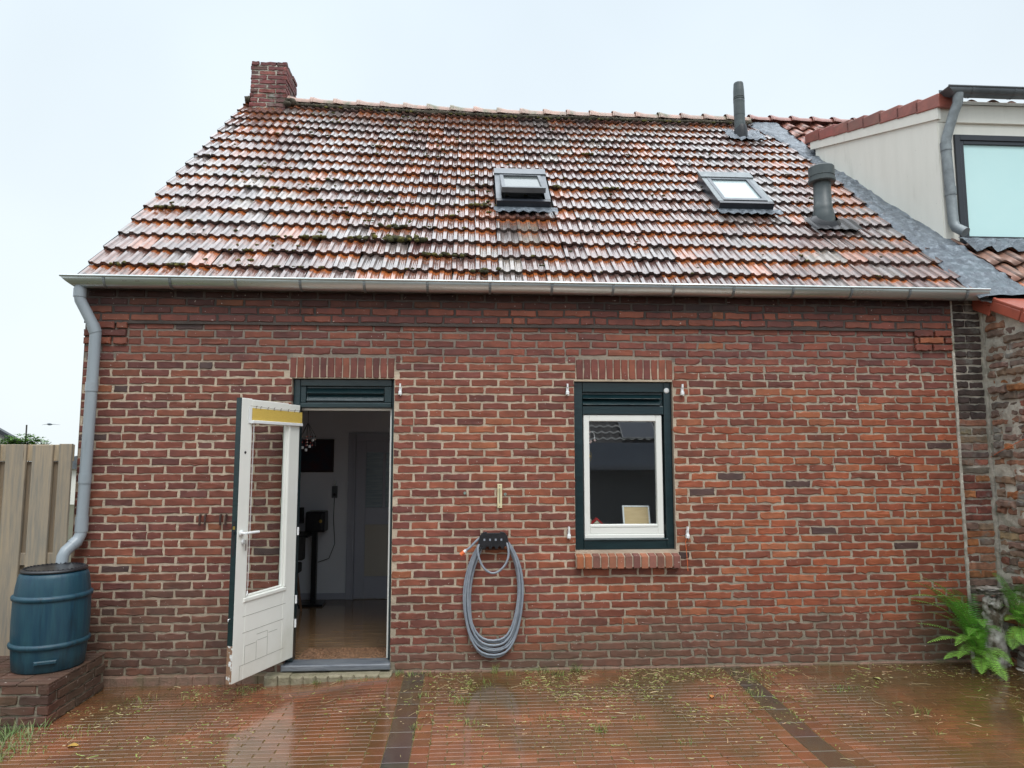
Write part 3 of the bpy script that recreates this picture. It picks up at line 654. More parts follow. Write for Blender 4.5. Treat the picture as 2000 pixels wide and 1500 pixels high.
t = thing("wall_phone", "grey wall phone with a hanging cord beside the inner door", "phone", (-1.45, BY, 1.3))
mb = MB(); mb.bbox(-1.545, -1.485, BY-.035, BY-.002, 1.23, 1.36, .006); mb.build("phone_body", mat("grey_plastic", (.10, .11, .12), rough=.4), t)
mb = MB(); mb.bbox(-1.522, -1.507, BY-.03, BY-.002, 1.362, 1.42, .005); mb.build("phone_antenna", M_whiteplastic, t)
mb = MB(); mb.lathe((-1.515, BY-.036, 1.265), [(0, .004), (.014, .004), (.016, 0)], 16, axis=(0, -1, 0)); mb.build("phone_dial", M_black, t)
mb = MB(); mb.tube([(-1.515, BY-.02, 1.23), (-1.52, BY-.02, 1.0), (-1.50, BY-.02, .72), (-1.56, BY-.02, .56), (-1.68, BY-.02, .52)], .004, 6); mb.build("phone_cord", M_black, t)
t = thing("black_speaker", "black rounded speaker box on a black post seen through the doorway", "speaker", (-1.68, 2.2, FZ))
mb = MB(); mb.bbox(-1.76, -1.555, 2.10, 2.32, .88, 1.10, .02); o = mb.build("speaker_box", M_black, t); bevel(o, .03, 3)
mb = MB(); mb.bbox(-1.70, -1.645, 2.18, 2.24, FZ+.02, .90); mb.build("post", M_black, t)
mb = MB(); mb.bbox(-1.80, -1.55, 2.08, 2.30, FZ, FZ+.02, .005); mb.build("foot_plate", M_black, t)
mb = MB(); mb.lathe((-1.595, 2.099, 1.00), [(0, .006), (.014, .006), (.018, 0)], 16, axis=(0, -1, 0)); mb.build("knob", M_brass, t)
t = thing("desk_chair", "grey upholstered chair with a wooden leg half hidden by the open door", "chair", (-1.78, 1.9, FZ))
mb = MB(); mb.bbox(-2.1, -1.72, 1.85, 2.0, .62, .86, .02, M=None); mb.bbox(-2.12, -1.74, 1.5, 1.95, .50, .60, .02); o = mb.build("chair_seat", mat("chair_fabric", (.05, .05, .05), rough=.9), t); bevel(o, .03, 3)
for (x, yy, dx) in ((-1.76, 1.56, .05), (-1.78, 1.88, .06), (-2.08, 1.56, -.05), (-2.08, 1.88, -.05)):
    mb = MB(); mb.tube([(x, yy, .51), (x+dx, yy, FZ)], [.018, .011], 8); mb.build("chair_leg", mat("chair_wood", (.22, .12, .07), rough=.5) if x == -1.76 else bpy.data.materials["chair_wood"], t)
t = thing("monitor", "small dark monitor beside the speaker, partly behind the door leaf", "monitor", (-1.88, 2.25, .9))
mb = MB(); mb.bbox(-2.1, -1.80, 2.2, 2.23, .97, 1.14, .004); mb.build("screen", M_black, t)
mb = MB(); mb.bbox(-2.1, -1.70, 1.98, 2.40, .84, .862, .004); mb.bbox(-2.0, -1.9, 2.2, 2.28, .862, .98, .004); mb.build("monitor_shelf", M_black, t)
t = thing("bead_mobile", "hanging mobile of dark threads and pale beads inside the doorway", "mobile", (-1.41, .55, 2.2))
mb = MB(); mb.tube([(-1.40, .55, 2.58), (-1.40, .55, 1.98)], .002, 5)
mb.build("thread", M_rust, t)
for i in range(9):
    a = i*.698; rr_ = .045 if i % 2 else .065; x = -1.40+rr_*math.cos(a); yy = .55+rr_*math.sin(a); zb = 1.80-.05*(1-rr_/.07)-rnd.uniform(0, .03)
    mb = MB(); mb.tube([(-1.40, .55, 1.99), (x, yy, 1.88), (x, yy, zb)], .0018, 5, 0, (.05, .05, .06))
    for k in range(4): mb.blob((x, yy, 1.87-k*.025), .007, 1, 0, col=rnd.choice([(.05, .05, .06), (.5, .1, .08), (.8, .6, .5)]))
    mb.build("bead_strand", M_grass, t)
for (dx, dz) in ((-.03, 1.775), (.03, 1.785), (.0, 1.755), (-.055, 1.83), (.055, 1.84)):
    mb = MB(); mb.lathe((-1.40+dx, .50, dz-.012), [(0, 0), (.010, 0), (.011, .022), (0, .024)], 10); mb.build("bell", M_whiteplastic, t)
# things on the inner window board
mb = MB(); mb.bbox(.86, 1.64, .152, .34, 1.085, 1.125, .004); mb.build("window_board", M_white, house)
t = thing("photo_frame", "white photo frame leaning on the inner window board, showing its tan back", "photo frame", (1.4, .2, 1.126))
MF = Matrix.Translation((1.385, .17, 1.126)) @ Matrix.Rotation(R(-14), 4, 'X') @ Matrix.Rotation(R(4), 4, 'Z')
mb = MB(); 
for (x0, x1, z0, z1) in ((-.115, .115, 0, .012), (-.115, .115, .158, .17), (-.115, -.103, .012, .158), (.103, .115, .012, .158)): mb.box(x0, x1, 0, .014, z0, z1, M=MF)
mb.build("frame", M_whiteplastic, t)
mb = MB(); mb.box(-.103, .103, .004, .010, .012, .158, M=MF); mb.build("back_board", mat("tan_board", (.72, .54, .30), (.66, .48, .26), rough=.7, scale=12, stretch=(1, 1, 6)), t)
t = thing("wooden_house", "tiny white ornament house with a red roof on the inner window board", "ornament", (1.05, .2, 1.126))
mb = MB(); mb.prism([(1.0, 1.126), (1.10, 1.126), (1.05, 1.175)], .17, .22); mb.box(.985, 1.005, .18, .21, 1.126, 1.185); mb.build("ornament_wall", mat("ornament_cream", (.7, .65, .5), rough=.6), t)
mb = MB(); mb.prism([(.975, 1.126), (.99, 1.126), (1.05, 1.182), (1.11, 1.126), (1.125, 1.126), (1.05, 1.197)], .165, .225); mb.build("ornament_roof", mat("red_paint", (.5, .03, .03), rough=.5), t)
t = thing("window_pendant", "string of shells with a golden teardrop hanging at the left inside the window", "ornament", (.99, .14, 1.9))
mb = MB(); mb.tube([(1.0, .14, 2.1), (.99, .14, 1.72)], .0015, 5)
mb.tube([(.985, .14, 1.90), (1.01, .14, 1.905), (1.03, .14, 1.885), (1.033, .14, 1.84)], .003, 6); mb.build("string", M_whiteplastic, t)
for (x, z) in ((.99, 1.90), (.985, 1.86), (1.0, 1.82), (.99, 1.81), (1.033, 1.83)):
    mb = MB(); mb.blob((x, .14, z), .011, 2, .4, col=(.6, .45, .42)); mb.build("shell", M_grass, t)
mb = MB(); mb.tube([(.99+.018*math.sin(k*.524), .14, 1.70+.036*math.cos(k*.524)) for k in range(13)], .0018, 5); mb.build("hoop", M_brass, t)
mb = MB(); mb.lathe((.99, .14, 1.685), [(0, 0), (.010, .006), (.006, .02), (0, .036)], 10); mb.build("drop", mat("amber", (.6, .35, .05), rough=.2), t)

# ------------------------------------------------------------------ rooflights
def skylight(x0, x1, s0, s1, open_, glass_under):
    mb = MB(); MR = Matrix(((1, 0, 0, 0), (0, -SA*1.0, CA, YE), (0, CA, SA, ZE), (0, 0, 0, 1)))
    # local coordinates (x, h, s): y_local = height above the roof, z_local = distance up the slope
    def rb(mb, xa, xb, ha, hb, sa, sb, mi=0): mb.box(xa, xb, ha, hb, sa, sb, mi, M=MR)
    w = .045
    rb(mb, x0, x0+w, -.03, .085, s0+.05, s1); rb(mb, x1-w, x1, -.03, .085, s0+.05, s1); rb(mb, x0, x1, -.03, .095, s0, s0+.049)
    rb(mb, x0+w, x1-w, -.03, .02, s0+.05, s1)
    fr = mb.build("skylight", M_dark, house)
    mb = MB(); rb(mb, x0-.01, x1+.01, .086, .11, s1-.13, s1+.02); 
    rb(mb, x0-.004, x0+w+.004, .086, .096, s0+.05, s1-.131); rb(mb, x1-w-.004, x1+.004, .086, .096, s0+.05, s1-.131)
    mb.build("cover_trim", M_zincdark if open_ else M_zincpipe, fr)
    # sash
    rot = Matrix.Rotation(R(9 if open_ else 0), 4, 'X'); sm = (s0+s1)/2; MS = MR @ Matrix.Translation((0, .115 if open_ else .07, sm)) @ rot
    mb = MB(); hs = (s1-s0)/2-.07; xa, xb = x0+w+.004, x1-w-.004
    mb.box(xa, xa+.035, -.02, .03, -hs, hs-.06, M=MS); mb.box(xb-.035, xb, -.02, .03, -hs, hs-.06, M=MS); mb.box(xa+.0352, xb-.0352, -.02, .03, -hs, -hs+.05, M=MS); mb.box(xa+.0352, xb-.0352, -.02, .03, hs-.10, hs-.06, M=MS)
    mb.build("sash", M_zincdark, fr)
    mb = MB(); mb.box(xa+.0354, xb-.0354, -.005, .012, -hs+.0502, hs-.1002, M=MS); mb.build("glass_pane", glass_under, fr)
    mb = MB(); nx = 22; vs = []   # lead apron dressed over the tiles below
    for j in range(3):
        for i in range(nx+1):
            x = x0-.03+(x1-x0+.10)*i/nx; vs.append(P(x, s0+.0-.055*j+.004*math.sin(i*2.1)*(j == 2), .034+.010*math.sin(x*65)*(j > 0)))
    mb.add(vs, [(j*(nx+1)+i, j*(nx+1)+i+1, (j+1)*(nx+1)+i+1, (j+1)*(nx+1)+i) for j in range(2) for i in range(nx)], smooth=True)
    mb.build("lead_apron", M_lead, fr)
M_skyA = mat("skylight_pane_screened", (.10, .115, .115), (.14, .155, .15), rough=.12, scale=30, coat=.2)
M_skyB = mat("skylight_pane_blind", (.36, .44, .45), (.40, .48, .49), rough=.2, scale=2, coat=.15)
skylight(.25, .775, 1.53, 2.37, True, M_skyA); skylight(2.475, 3.03, 1.60, 2.42, False, M_skyB)

# ------------------------------------------------------------------ roof vents
mb = MB(); c = P(3.50, 4.19, 0); z0 = c.z
mb.lathe((3.49, 2.87, 0), [(.072, 5.80), (.071, 5.99), (.069, 6.02), (.069, 6.10), (.071, 6.105), (.071, 6.27), (.073, 6.30), (.072, 6.305), (.072, 6.312), (.066, 6.314), (.066, 6.324), (.072, 6.326), (.072, 6.336), (.066, 6.338), (.066, 6.346), (.071, 6.35), (.069, 6.44), (.062, 6.535), (.058, 6.55), (0, 6.55)], 24, smooth=False)
v = mb.build("flue_pipe", M_darkgrey, house)
mb = MB(); mb.lathe((3.50, 2.87, 0), [(.082, 5.78), (.088, 5.88), (.074, 5.96)], 24)
mb.build("flue_collar", M_black, v)
mb = MB(); nx = 16
vs = [P(3.30+.48*i/nx, 3.92+.38*j/6, .030+.012*math.sin((3.30+.48*i/nx)*65)+.01*math.sin(i+j*2)) for j in range(7) for i in range(nx+1)]
mb.add(vs, [(j*(nx+1)+i, j*(nx+1)+i+1, (j+1)*(nx+1)+i+1, (j+1)*(nx+1)+i) for j in range(6) for i in range(nx)], smooth=True); mb.build("flue_flashing", M_lead, v)
mb = MB(); cx, cy = 3.478, .88
mb.lathe((cx, cy, 0), [(.105, 3.92), (.108, 4.02), (.100, 4.08), (.088, 4.12), (.088, 4.165), (.082, 4.17), (.082, 4.40)], 28)
v = mb.build("vent_pipe", M_darkgrey, house)
mb = MB(); mb.lathe((cx, cy, 0), [(.083, 4.385), (.12, 4.39), (.128, 4.40), (.128, 4.425), (.116, 4.427), (.116, 4.452), (.121, 4.455), (.121, 4.545), (.112, 4.556), (0, 4.556)], 36, smooth=False)
mb.build("vent_cap", M_darkgrey, v)
mb = MB(); nx = 30
vs = [P(3.28+.50*i/nx, 1.15+.30*j/5, .030+.02*((prof_double(((3.28+.5*i/nx)-3.045*-1)/TW % 1))/.021)*.5-.004*j) for j in range(6) for i in range(nx+1)]
mb.add(vs, [(j*(nx+1)+i, j*(nx+1)+i+1, (j+1)*(nx+1)+i+1, (j+1)*(nx+1)+i) for j in range(5) for i in range(nx)])
mb.lathe(P(3.478, 1.36, .03), [(.16, -.03), (.13, .01), (.10, .035)], 28, axis=(0, -SA, CA))
mb.build("vent_base", M_black, v)

# ------------------------------------------------------------------ neighbour house: pantiles, ridge, dormer
nh = thing("neighbour_house", "adjoining house with red pantiles and a cream boarded dormer with a grey framed window", "house", (5.2, 1.5, 0))
def xrl(s): # right edge of the lead
    if s < 1: return 4.66-.11*s
    if s < 3: return 4.55-.155*(s-1)
    return 4.24-.03*(s-3)
def pcol(x, s):
    a = rnd.choice([(.36, .13, .09), (.30, .12, .09), (.25, .12, .09), (.33, .15, .11)]) if s > 2 else rnd.choice([(.38, .15, .09), (.30, .15, .10), (.34, .16, .11), (.44, .16, .08), (.26, .14, .10)])
    k = rnd.uniform(.85, 1.15); a = tuple(v*k for v in a); return a, tuple(v*.95 for v in a)
mb = MB(); tiles(mb, lambda x, s, h: P(x, s, h+.01), 4.12, 8.0, -.08, 16, .305, .205, prof_pan, 12, pcol, xl=xrl, xr=lambda s: 8.0, lip=.03, thick=.016, jit=.6)
mb.add([P(4.2, -.1, -.03), P(8, -.1, -.03), P(8, 4.78, -.03), P(4.1, 4.78, -.03)], [(0, 1, 2, 3)], 1); mb.add([P(4.1, 4.78, -.03), P(8, 4.78, -.03), (8, 7.3, 2.95), (4.1, 7.3, 2.95)], [(0, 1, 2, 3)], 1)
mb.build("roof", [M_pantile, M_under], nh)
mb = MB(); ridge(mb, 3.86, 8.0, 14, 0, lambda x: P(x, 4.83, .015), .075); mb.build("ridge", M_ridge2, nh)
mb = MB(); mb.box(4.45, 8.0, .02, .2, 0, 3.0); mb.box(7.9, 8, .2, 7, 0, 3); mb.box(4.45, 8, 6.9, 7.1, 0, 3); mb.build("wall", M_oldmortar, nh)
# lead flashing between the two roofs
mb = MB(); nx, ns = 10, 90; vs = []
for j in range(ns+1):
    s = -.08+(4.72+.08)*j/ns
    for i in range(nx+1):
        a = xedge(s)-.07; b = xrl(s)+.05; x = a+(b-a)*i/nx
        n1 = noise.noise(Vector((x*9, s*7, 1)))*.016+noise.noise(Vector((x*25, s*22, 5)))*.006
        stp = .014*(((s-.01)/GA) % 1 < .12) if i > 0 else 0
        vs.append(P(x, s, .020+n1+(.0 if 0 < i < nx else -.028)+stp))
mb.add(vs, [(j*(nx+1)+i, j*(nx+1)+i+1, (j+1)*(nx+1)+i+1, (j+1)*(nx+1)+i) for j in range(ns) for i in range(nx)], smooth=True)
mb.build("lead_flashing", M_lead, nh)
# dormer
K0 = Vector((4.20, 2.25, 0)); K1 = Vector((4.50, .60, 0)); KD = (K1-K0).normalized()
DX = 7.2; FYD = .60
mb = MB()
ck = [(4.503, .595, 3.60), (4.503, .595, 5.02), (4.187, 2.30, 5.46), (4.187, 2.30, 5.1)]
th = Vector((.03, .005, 0))
mb.add([Vector(c_) for c_ in ck]+[Vector(c_)+th for c_ in ck], [(0, 1, 2, 3), (7, 6, 5, 4), (0, 4, 5, 1), (1, 5, 6, 2), (2, 6, 7, 3), (3, 7, 4, 0)])
dm = mb.build("dormer_cheek", M_cream, nh)
mb = MB()
mb.box(4.506, 4.66, FYD, FYD+.06, 3.66, 4.91); mb.box(4.661, DX, FYD+.01, FYD+.06, 4.80, 4.91); mb.bbox(4.506, DX, FYD-.018, FYD+.03, 4.911, 5.13, .003); mb.bbox(4.508, 4.60, FYD-.014, FYD-.001, 3.70, 4.909, .003)
mb.build("dormer_front", M_cream, nh)
mb = MB()   # sloping barge board
a_ = Vector((4.510, .56, 5.055)); b_ = Vector((4.175, 2.36, 5.54)); dn = Vector((0, 0, -.125)); o_ = Vector((-.022, -.004, 0))
q = [a_, b_, b_+dn*.9, a_+dn]; mb.add([v+o_ for v in q]+[v+Vector((.01, 0, 0)) for v in q], [(0, 1, 2, 3), (7, 6, 5, 4), (0, 3, 7, 4), (3, 2, 6, 7), (0, 4, 5, 1), (1, 5, 6, 2)]); mb.build("barge_board", M_cream, nh)
mb = MB()   # red verge tiles
n = 8
for i in range(n):
    t0, t1 = i/n, (i+1)/n+.02; p0 = a_.lerp(b_, t0*1.04-.02); p1 = a_.lerp(b_, t1*1.04-.02); u_ = Vector((0, 0, 1)); li = .018*(1)
    w_ = Vector((.16, .02, 0)); oo = Vector((-.035, 0, 0))
    A_ = [p0+oo+u_*(-.012), p1+oo+u_*(-.022), p1+oo+u_*.095, p0+oo+u_*.128]
    mb.add(A_+[v+w_ for v in A_], [(0, 1, 2, 3), (3, 2, 6, 7), (0, 3, 7, 4), (1, 5, 6, 2), (0, 4, 5, 1)], 0, shade((.30, .085, .06), .8, 1.15))
o = mb.build("verge_tiles", M_pantile, nh); bevel(o, .008, 2)
SD = R(15.2)
def PD(x, s, h): return Vector((x, .50+s*math.cos(SD)-h*math.sin(SD), 5.10+s*math.sin(SD)+h*math.cos(SD)))
mb = MB(); tiles(mb, PD, 4.62, 7.3, .10, 6, .30, .205, prof_pan, 10, pcol, lip=.03, thick=.016)
mb.add([PD(4.53, .06, -.03), PD(DX, .06, -.03), PD(DX, 2.2, -.03), PD(4.25, 2.2, -.03)], [(0, 1, 2, 3)], 1); mb.build("dormer_roof", [M_pantile, M_under], nh)
dg = gutter("dormer_gutter", 4.50, 7.2, .47, 5.178, .068, M_zincdark, nh)
mb = MB(); pts2 = [(a*.92, b*.92) for a, b in pts]
strap(mb, 4.75, .47, 5.178, .018, pts2); b0 = mb.build("gutter_bracket", M_zincdark, dg)
for i in range(1, 5): b = b0.copy(); COL.objects.link(b); b.parent = dg; b.location.x = .42*i
mb = MB(); mb.tube([(4.625, .45, 5.13), (4.622, .46, 5.04), (4.60, .49, 4.96), (4.545, .53, 4.74), (4.535, .54, 4.66), (4.562, .54, 3.90), (4.568, .52, 3.84), (4.60, .44, 3.77)], [.046, .045, .045, .045, .045, .045, .045, .046], 16)
dd2 = mb.build("dormer_downpipe", M_zincpipe, nh)
for (p0, p1) in (((4.5505, .54, 4.24), (4.553, .54, 4.16)), ((4.535, .54, 4.68), (4.537, .54, 4.60))):
    m2 = MB(); m2.tube([p0, p1], .0495, 16); m2.build("pipe_socket", M_zincpipe, dd2)
mb = MB()
for (x0, x1, z0, z1, yy) in ((4.661, 4.715, 3.70, 4.79, FYD-.02), (4.7152, 6.2, 4.735, 4.79, FYD-.02), (4.7152, 6.2, 3.70, 3.745, FYD-.02), (6.2, 6.26, 3.7, 4.79, FYD-.02), (4.7154, 4.755, 3.7452, 4.7348, FYD-.008), (4.7552, 6.2, 4.70, 4.7348, FYD-.008), (4.7552, 6.2, 3.7452, 3.785, FYD-.008)):
    mb.bbox(x0, x1, yy, FYD+.05, z0, z1, .003)
dw = mb.build("dormer_window", M_dark, nh)
mb = MB(); mb.box(4.7552, 6.2, FYD+.012, FYD+.02, 3.785, 4.70); mb.build("frosted_pane", M_blindcyan, dw)
mb = MB(); mb.box(6.261, DX, FYD, FYD+.05, 3.66, 4.80); mb.build("dormer_panel", M_cream, nh)
mb = MB(); nx = 60; vs = []
for j in range(4):
    for i in range(nx+1):
        x = 4.60+2.4*i/nx; vs.append(P(x, .985-.07*j, .045+.028*math.sin(2*math.pi*(x-4.12)/.205)*(j > 0)-.004*j+.004*math.sin(i*1.7)))
mb.add(vs, [(j*(nx+1)+i, j*(nx+1)+i+1, (j+1)*(nx+1)+i+1, (j+1)*(nx+1)+i) for j in range(3) for i in range(nx)], smooth=True); mb.build("lead_apron", M_lead, nh)

# ------------------------------------------------------------------ old garden wall on the right
gw = thing("old_garden_wall", "crumbling brown brick garden wall with pale mortar and red coping on the right", "wall", (4.35, -1.2, 0))
mb = MB(); O = Vector((4.36, 0, 0)); U = Vector((0, -1, 0)); N = Vector((-1, 0, 0))
OLD = [(.26, .17, .13), (.20, .145, .12), (.30, .20, .145), (.33, .17, .11), (.18, .14, .12)]
def ocol(z):
    r = rnd.random(); c = rnd.choice(OLD)
    if r < .06: c = (.40, .17, .07)
    elif r < .09: c = (.42, .34, .20)
    elif r < .2: c = (.25, .10, .07)
    return shade(c, .8, 1.25)
z = -.04; row = 0
def wtop(u): return 3.04-.50*max(0, u)
while z < 3.0:
    u = .02-(row % 2)*.1-rnd.uniform(0, .03)
    while u < 2.4:
        ln = rnd.choice([.19, .20, .21, .1]); z0 = z+rnd.gauss(0, .004); u0 = max(u, .02)
        if z0+.055 < wtop(u+ln)-.05 and u+ln-u0 > .04 and rnd.random() > .03:
            brick(mb, O, U, N, u0, u+ln, z0, z0+.052+rnd.gauss(0, .003), ocol(z), rnd.gauss(.006, .012), .006, depth=.06, rec=.016, inset=.010)
        u += ln+.016
    z += .0665; row += 1
ny, nz_ = 90, 110; vs = []
for j in range(nz_+1):
    for i in range(ny+1):
        u = 2.5*i/ny; zt = wtop(u)-.05; zz = -.1+(zt+.1)*j/nz_
        vs.append((4.376+.022*noise.noise(Vector((u*9, zz*9, 0)))+.012*noise.noise(Vector((u*30, zz*30, 3)))-.004, -u, zz))
mb.add(vs, [(j*(ny+1)+i, j*(ny+1)+i+1, (j+1)*(ny+1)+i+1, (j+1)*(ny+1)+i) for j in range(nz_) for i in range(ny)], 1, smooth=True)
mb.add([(4.37, 0, -.1), (4.6, 0, -.1), (4.6, 0, 2.98), (4.37, 0, 2.98), (4.37, -2.5, -.1), (4.6, -2.5, -.1), (4.6, -2.5, 1.74), (4.37, -2.5, 1.74)], [(1, 5, 6, 2), (4, 7, 6, 5), (3, 2, 6, 7)], 1)
gwall = mb.build("wall_face", [M_oldbrick, M_oldmortar], gw)
# dark brick pier in the corner between the two walls
mb = MB(); O = Vector((0, .03, 0)); U = Vector((1, 0, 0)); N = Vector((0, -1, 0)); z = -.02; row = 0
while z < 3.0:
    x0 = 4.092+.002*(row % 3); x1 = 4.356; pr = 0
    sp_ = [(x0, x0+.125), (x0+.133, x1)] if row % 2 else [(x0, x1)]
    for (a, b) in sp_:
        c = (.075, .055, .05) if z > 2.0 else ocol(z)
        if 1.1 < z < 1.55: c = (.24, .085, .065)
        if rnd.random() < .12 and z < 2.3: c = (.38, .16, .07)
        c = shade(c, .8, 1.2)
        brick(mb, O, U, N, a, b, z+rnd.gauss(0, .002), z+.054+rnd.gauss(0, .002), c, rnd.gauss(0, .005), .003, depth=.05, rec=.013, inset=.007)
    z += .0655; row += 1
mb.box(4.088, 4.42, .042, .12, -.1, 3.07, 1)
mb.box(4.360, 4.40, .004, .0415, -.1, 2.98, 1)
mb.build("pier", [M_oldbrick, M_oldmortar], gw)
# coping tiles stepping down towards the viewer
for i in range(7):
    u0 = -.10+i*.30; sl = math.atan(.50); za = wtop(u0)+.045
    MC = Matrix.Translation((0, -u0, za)) @ Matrix.Rotation(sl, 4, 'X')
    mb = MB(); mb.box(4.30, 4.63, -.315, .0, -.012, .012, M=MC); mb.box(4.30, 4.318, -.315, .0, -.095, -.0122, M=MC); mb.box(4.30, 4.325, -.010, .006, -.10, .018, M=MC)
    o = mb.build("coping_tile", mat("coping_red", (.42, .10, .06), (.33, .085, .055), rough=.45, scale=8, bump=.3, coat=.3) if i == 0 else bpy.data.materials["coping_red"], gw); bevel(o, .006, 2)

# ------------------------------------------------------------------ fittings on the facade
t = thing("hose_holder", "black wall-mounted hose hanger with five teeth, fixed beside the door", "hose holder", (.19, 0, 1.04))
mb = MB(); w1, w2 = .098, .125; cx = .19
poly = [(cx-w2, .985), (cx-w2, 1.0), (cx-w1-.01, 1.085), (cx-w1+.015, 1.112), (cx-.055, 1.118), (cx-.05, 1.108), (cx+.05, 1.108), (cx+.055, 1.118), (cx+w1-.015, 1.112), (cx+w1+.01, 1.085), (cx+w2, 1.0), (cx+w2, .985)]
tp = []
for i in range(5):
    xc = cx+w2-.030-i*.0475; tp += [(xc+.014, .985), (xc+.012, .996), (xc+.006, 1.004), (xc-.006, 1.004), (xc-.012, .996), (xc-.014, .985)]
mb.prism(poly+tp, -.085, -.072); mb.box(cx-.075, cx+.075, -.072, -.001, 1.02, 1.085)
mb.add([(cx-w2, -.085, .984), (cx+w2, -.085, .984), (cx+w2, -.0, .966), (cx-w2, 0, .966), (cx-w2, 0, .975), (cx+w2, 0, .975)], [(0, 1, 2, 3)])
mb.box(cx-w1, cx+w1, -.071, -.001, 1.0855, 1.10)
hh = mb.build("holder_body", M_black, t); bevel(hh, .003)
M_slot = mat("slot_grey", (.25, .28, .33), rough=.5)
for i in range(4):
    x0 = cx-.078+i*.044; mb = MB(); mb.box(x0, x0+.014, -.0862, -.0852, 1.048, 1.064); mb.build("holder_slot", M_slot, t)
mb = MB(); nloops = 9; path = []
specs = [(.205, .150), (.222, .235), (.196, .215), (.225, .170), (.205, .245), (.188, .190), (.215, .265), (.228, .205), (.20, .28)]
rl_ = random.Random(3)
for i, (w, zb) in enumerate(specs):
    zt = 1.085+rl_.uniform(-.015, .01); ph = rl_.uniform(-.25, .25); cxo = .192+rl_.uniform(-.008, .012); yb_ = -.022-.0055*(i % 5)-rl_.uniform(0, .004)
    for k in range(40):
        th = 2*math.pi*k/40; c_ = math.cos(th); s_ = math.sin(th)
        zz = (zt+zb)/2+(zt-zb)/2*c_; ww = w*(1-.30*max(0, c_)**2)+.01*math.sin(2*th+ph)
        sx = math.copysign(abs(s_)**.72, s_)
        path.append((cxo+ww*sx, yb_-.028*max(0, c_)**3, zz))
# smooth the transitions
for _ in range(2): path = [path[0]]+[tuple((path[i-1][k]+2*path[i][k]+path[i+1][k])/4 for k in range(3)) for i in range(1, len(path)-1)]+[path[-1]]
tail = [(.10, -.06, 1.06), (.07, -.085, 1.0), (.075, -.095, .93), (.11, -.10, .85), (.165, -.10, .808), (.22, -.10, .812), (.275, -.10, .86), (.305, -.095, .93), (.30, -.085, 1.01), (.27, -.06, 1.07), (.19, -.055, 1.095), (.11, -.06, 1.085), (.05, -.075, 1.04), (.01, -.08, 1.0), (-.025, -.082, .975)]
tail = [Vector(p_) for p_ in tail]
for i in range(len(tail)-1):
    p0, p1, p2, p3 = tail[max(i-1, 0)], tail[i], tail[i+1], tail[min(i+2, len(tail)-1)]
    for k in range(5):
        q = k/5; path.append(tuple(.5*((2*p1)+(p2-p0)*q+(2*p0-5*p1+4*p2-p3)*q*q+(3*p1-p0-3*p2+p3)*q*q*q)))
path.append(tuple(tail[-1]))
hose = thing("garden_hose", "grey garden hose coiled in long loops over the black hanger", "hose", (.19, -.03, .6))
mb.tube(path, .0088, 9); mb.build("hose_coil", M_hose, hose)
mb = MB(); mb.tube([(-.022, -.082, .978), (-.038, -.083, .965)], .0125, 12); mb.build("hose_collar", M_whiteplastic, hose)
mb = MB(); mb.tube([(-.038, -.083, .965), (-.064, -.084, .943)], .0155, 12); mb.build("hose_connector", M_orange, hose)
t = thing("thermometer", "pale yellow strip thermometer fixed to the bricks above the coiled hose", "thermometer", (.24, 0, 1.39))
mb = MB(); mb.bbox(.222, .260, -.016, -.001, 1.293, 1.482, .003); mb.build("scale_board", M_creamplastic, t)
mb = MB(); mb.tube([(.241, -.018, 1.33), (.241, -.018, 1.45)], .0022, 6); mb.box(.238, .244, -.0175, -.0162, 1.462, 1.472); mb.box(.238, .244, -.0175, -.0162, 1.302, 1.310)
for i in range(12): mb.box(.229, .236, -.0166, -.0161, 1.335+i*.0095, 1.3362+i*.0095)
mb.build("tube_and_marks", mat("dark_marks", (.08, .06, .05), rough=.5), t)
# white clips (shutter holders)
t = thing("white_clip", "small white wall clip on the bricks at the top right of the doorway", "clip", (-.555, 0, 2.226), "small white clips beside the door and window")
mb = MB(); mb.bbox(-.567, -.541, -.034, -.002, 2.188, 2.216, .004); mb.box(-.563, -.545, -.024, -.003, 2.2162, 2.248); mb.build("clip_body", M_whiteplastic, t)
mb = MB(); mb.box(-.560, -.548, -.036, -.010, 2.2482, 2.278); mb.build("clip_tongue", M_whiteplastic, t)
mb = MB(); mb.tube([(-.550, -.008, 2.186), (-.550, -.03, 2.186)], .004, 8); mb.build("clip_screw", M_whiteplastic, t)
for (x, z, lb) in ((.787, 2.222, "small white wall clip on the bricks at the top left corner of the green window"), (.789, 1.082, "small white wall clip on the bricks at the bottom left corner of the green window"), (1.732, 2.224, "small white wall clip on the bricks at the top right corner of the green window"), (1.746, 1.076, "small white wall clip at the bottom right of the window with an orange string")):
    dup(t, (x, 0, z+.01), lb)
t = thing("orange_string", "thin orange string hanging from the clip at the lower right of the window", "string", (1.74, 0, 1.0))
mb = MB(); mb.tube([(1.748, -.02, 1.075), (1.735, -.022, 1.045), (1.728, -.02, 1.02), (1.735, -.018, .93), (1.741, -.018, .83), (1.742, -.018, .79)], .0025, 6); mb.build("string_strand", M_orange, t)
t = thing("orange_wire", "stiff orange wire sticking out of the old garden wall", "wire", (4.34, -.2, 1.72))
mb = MB(); mb.tube([(4.352, .01, 1.69), (4.30, -.17, 1.74), (4.27, -.45, 1.83)], .0028, 6); mb.build("wire_strand", M_orange, t)
t0_ = None
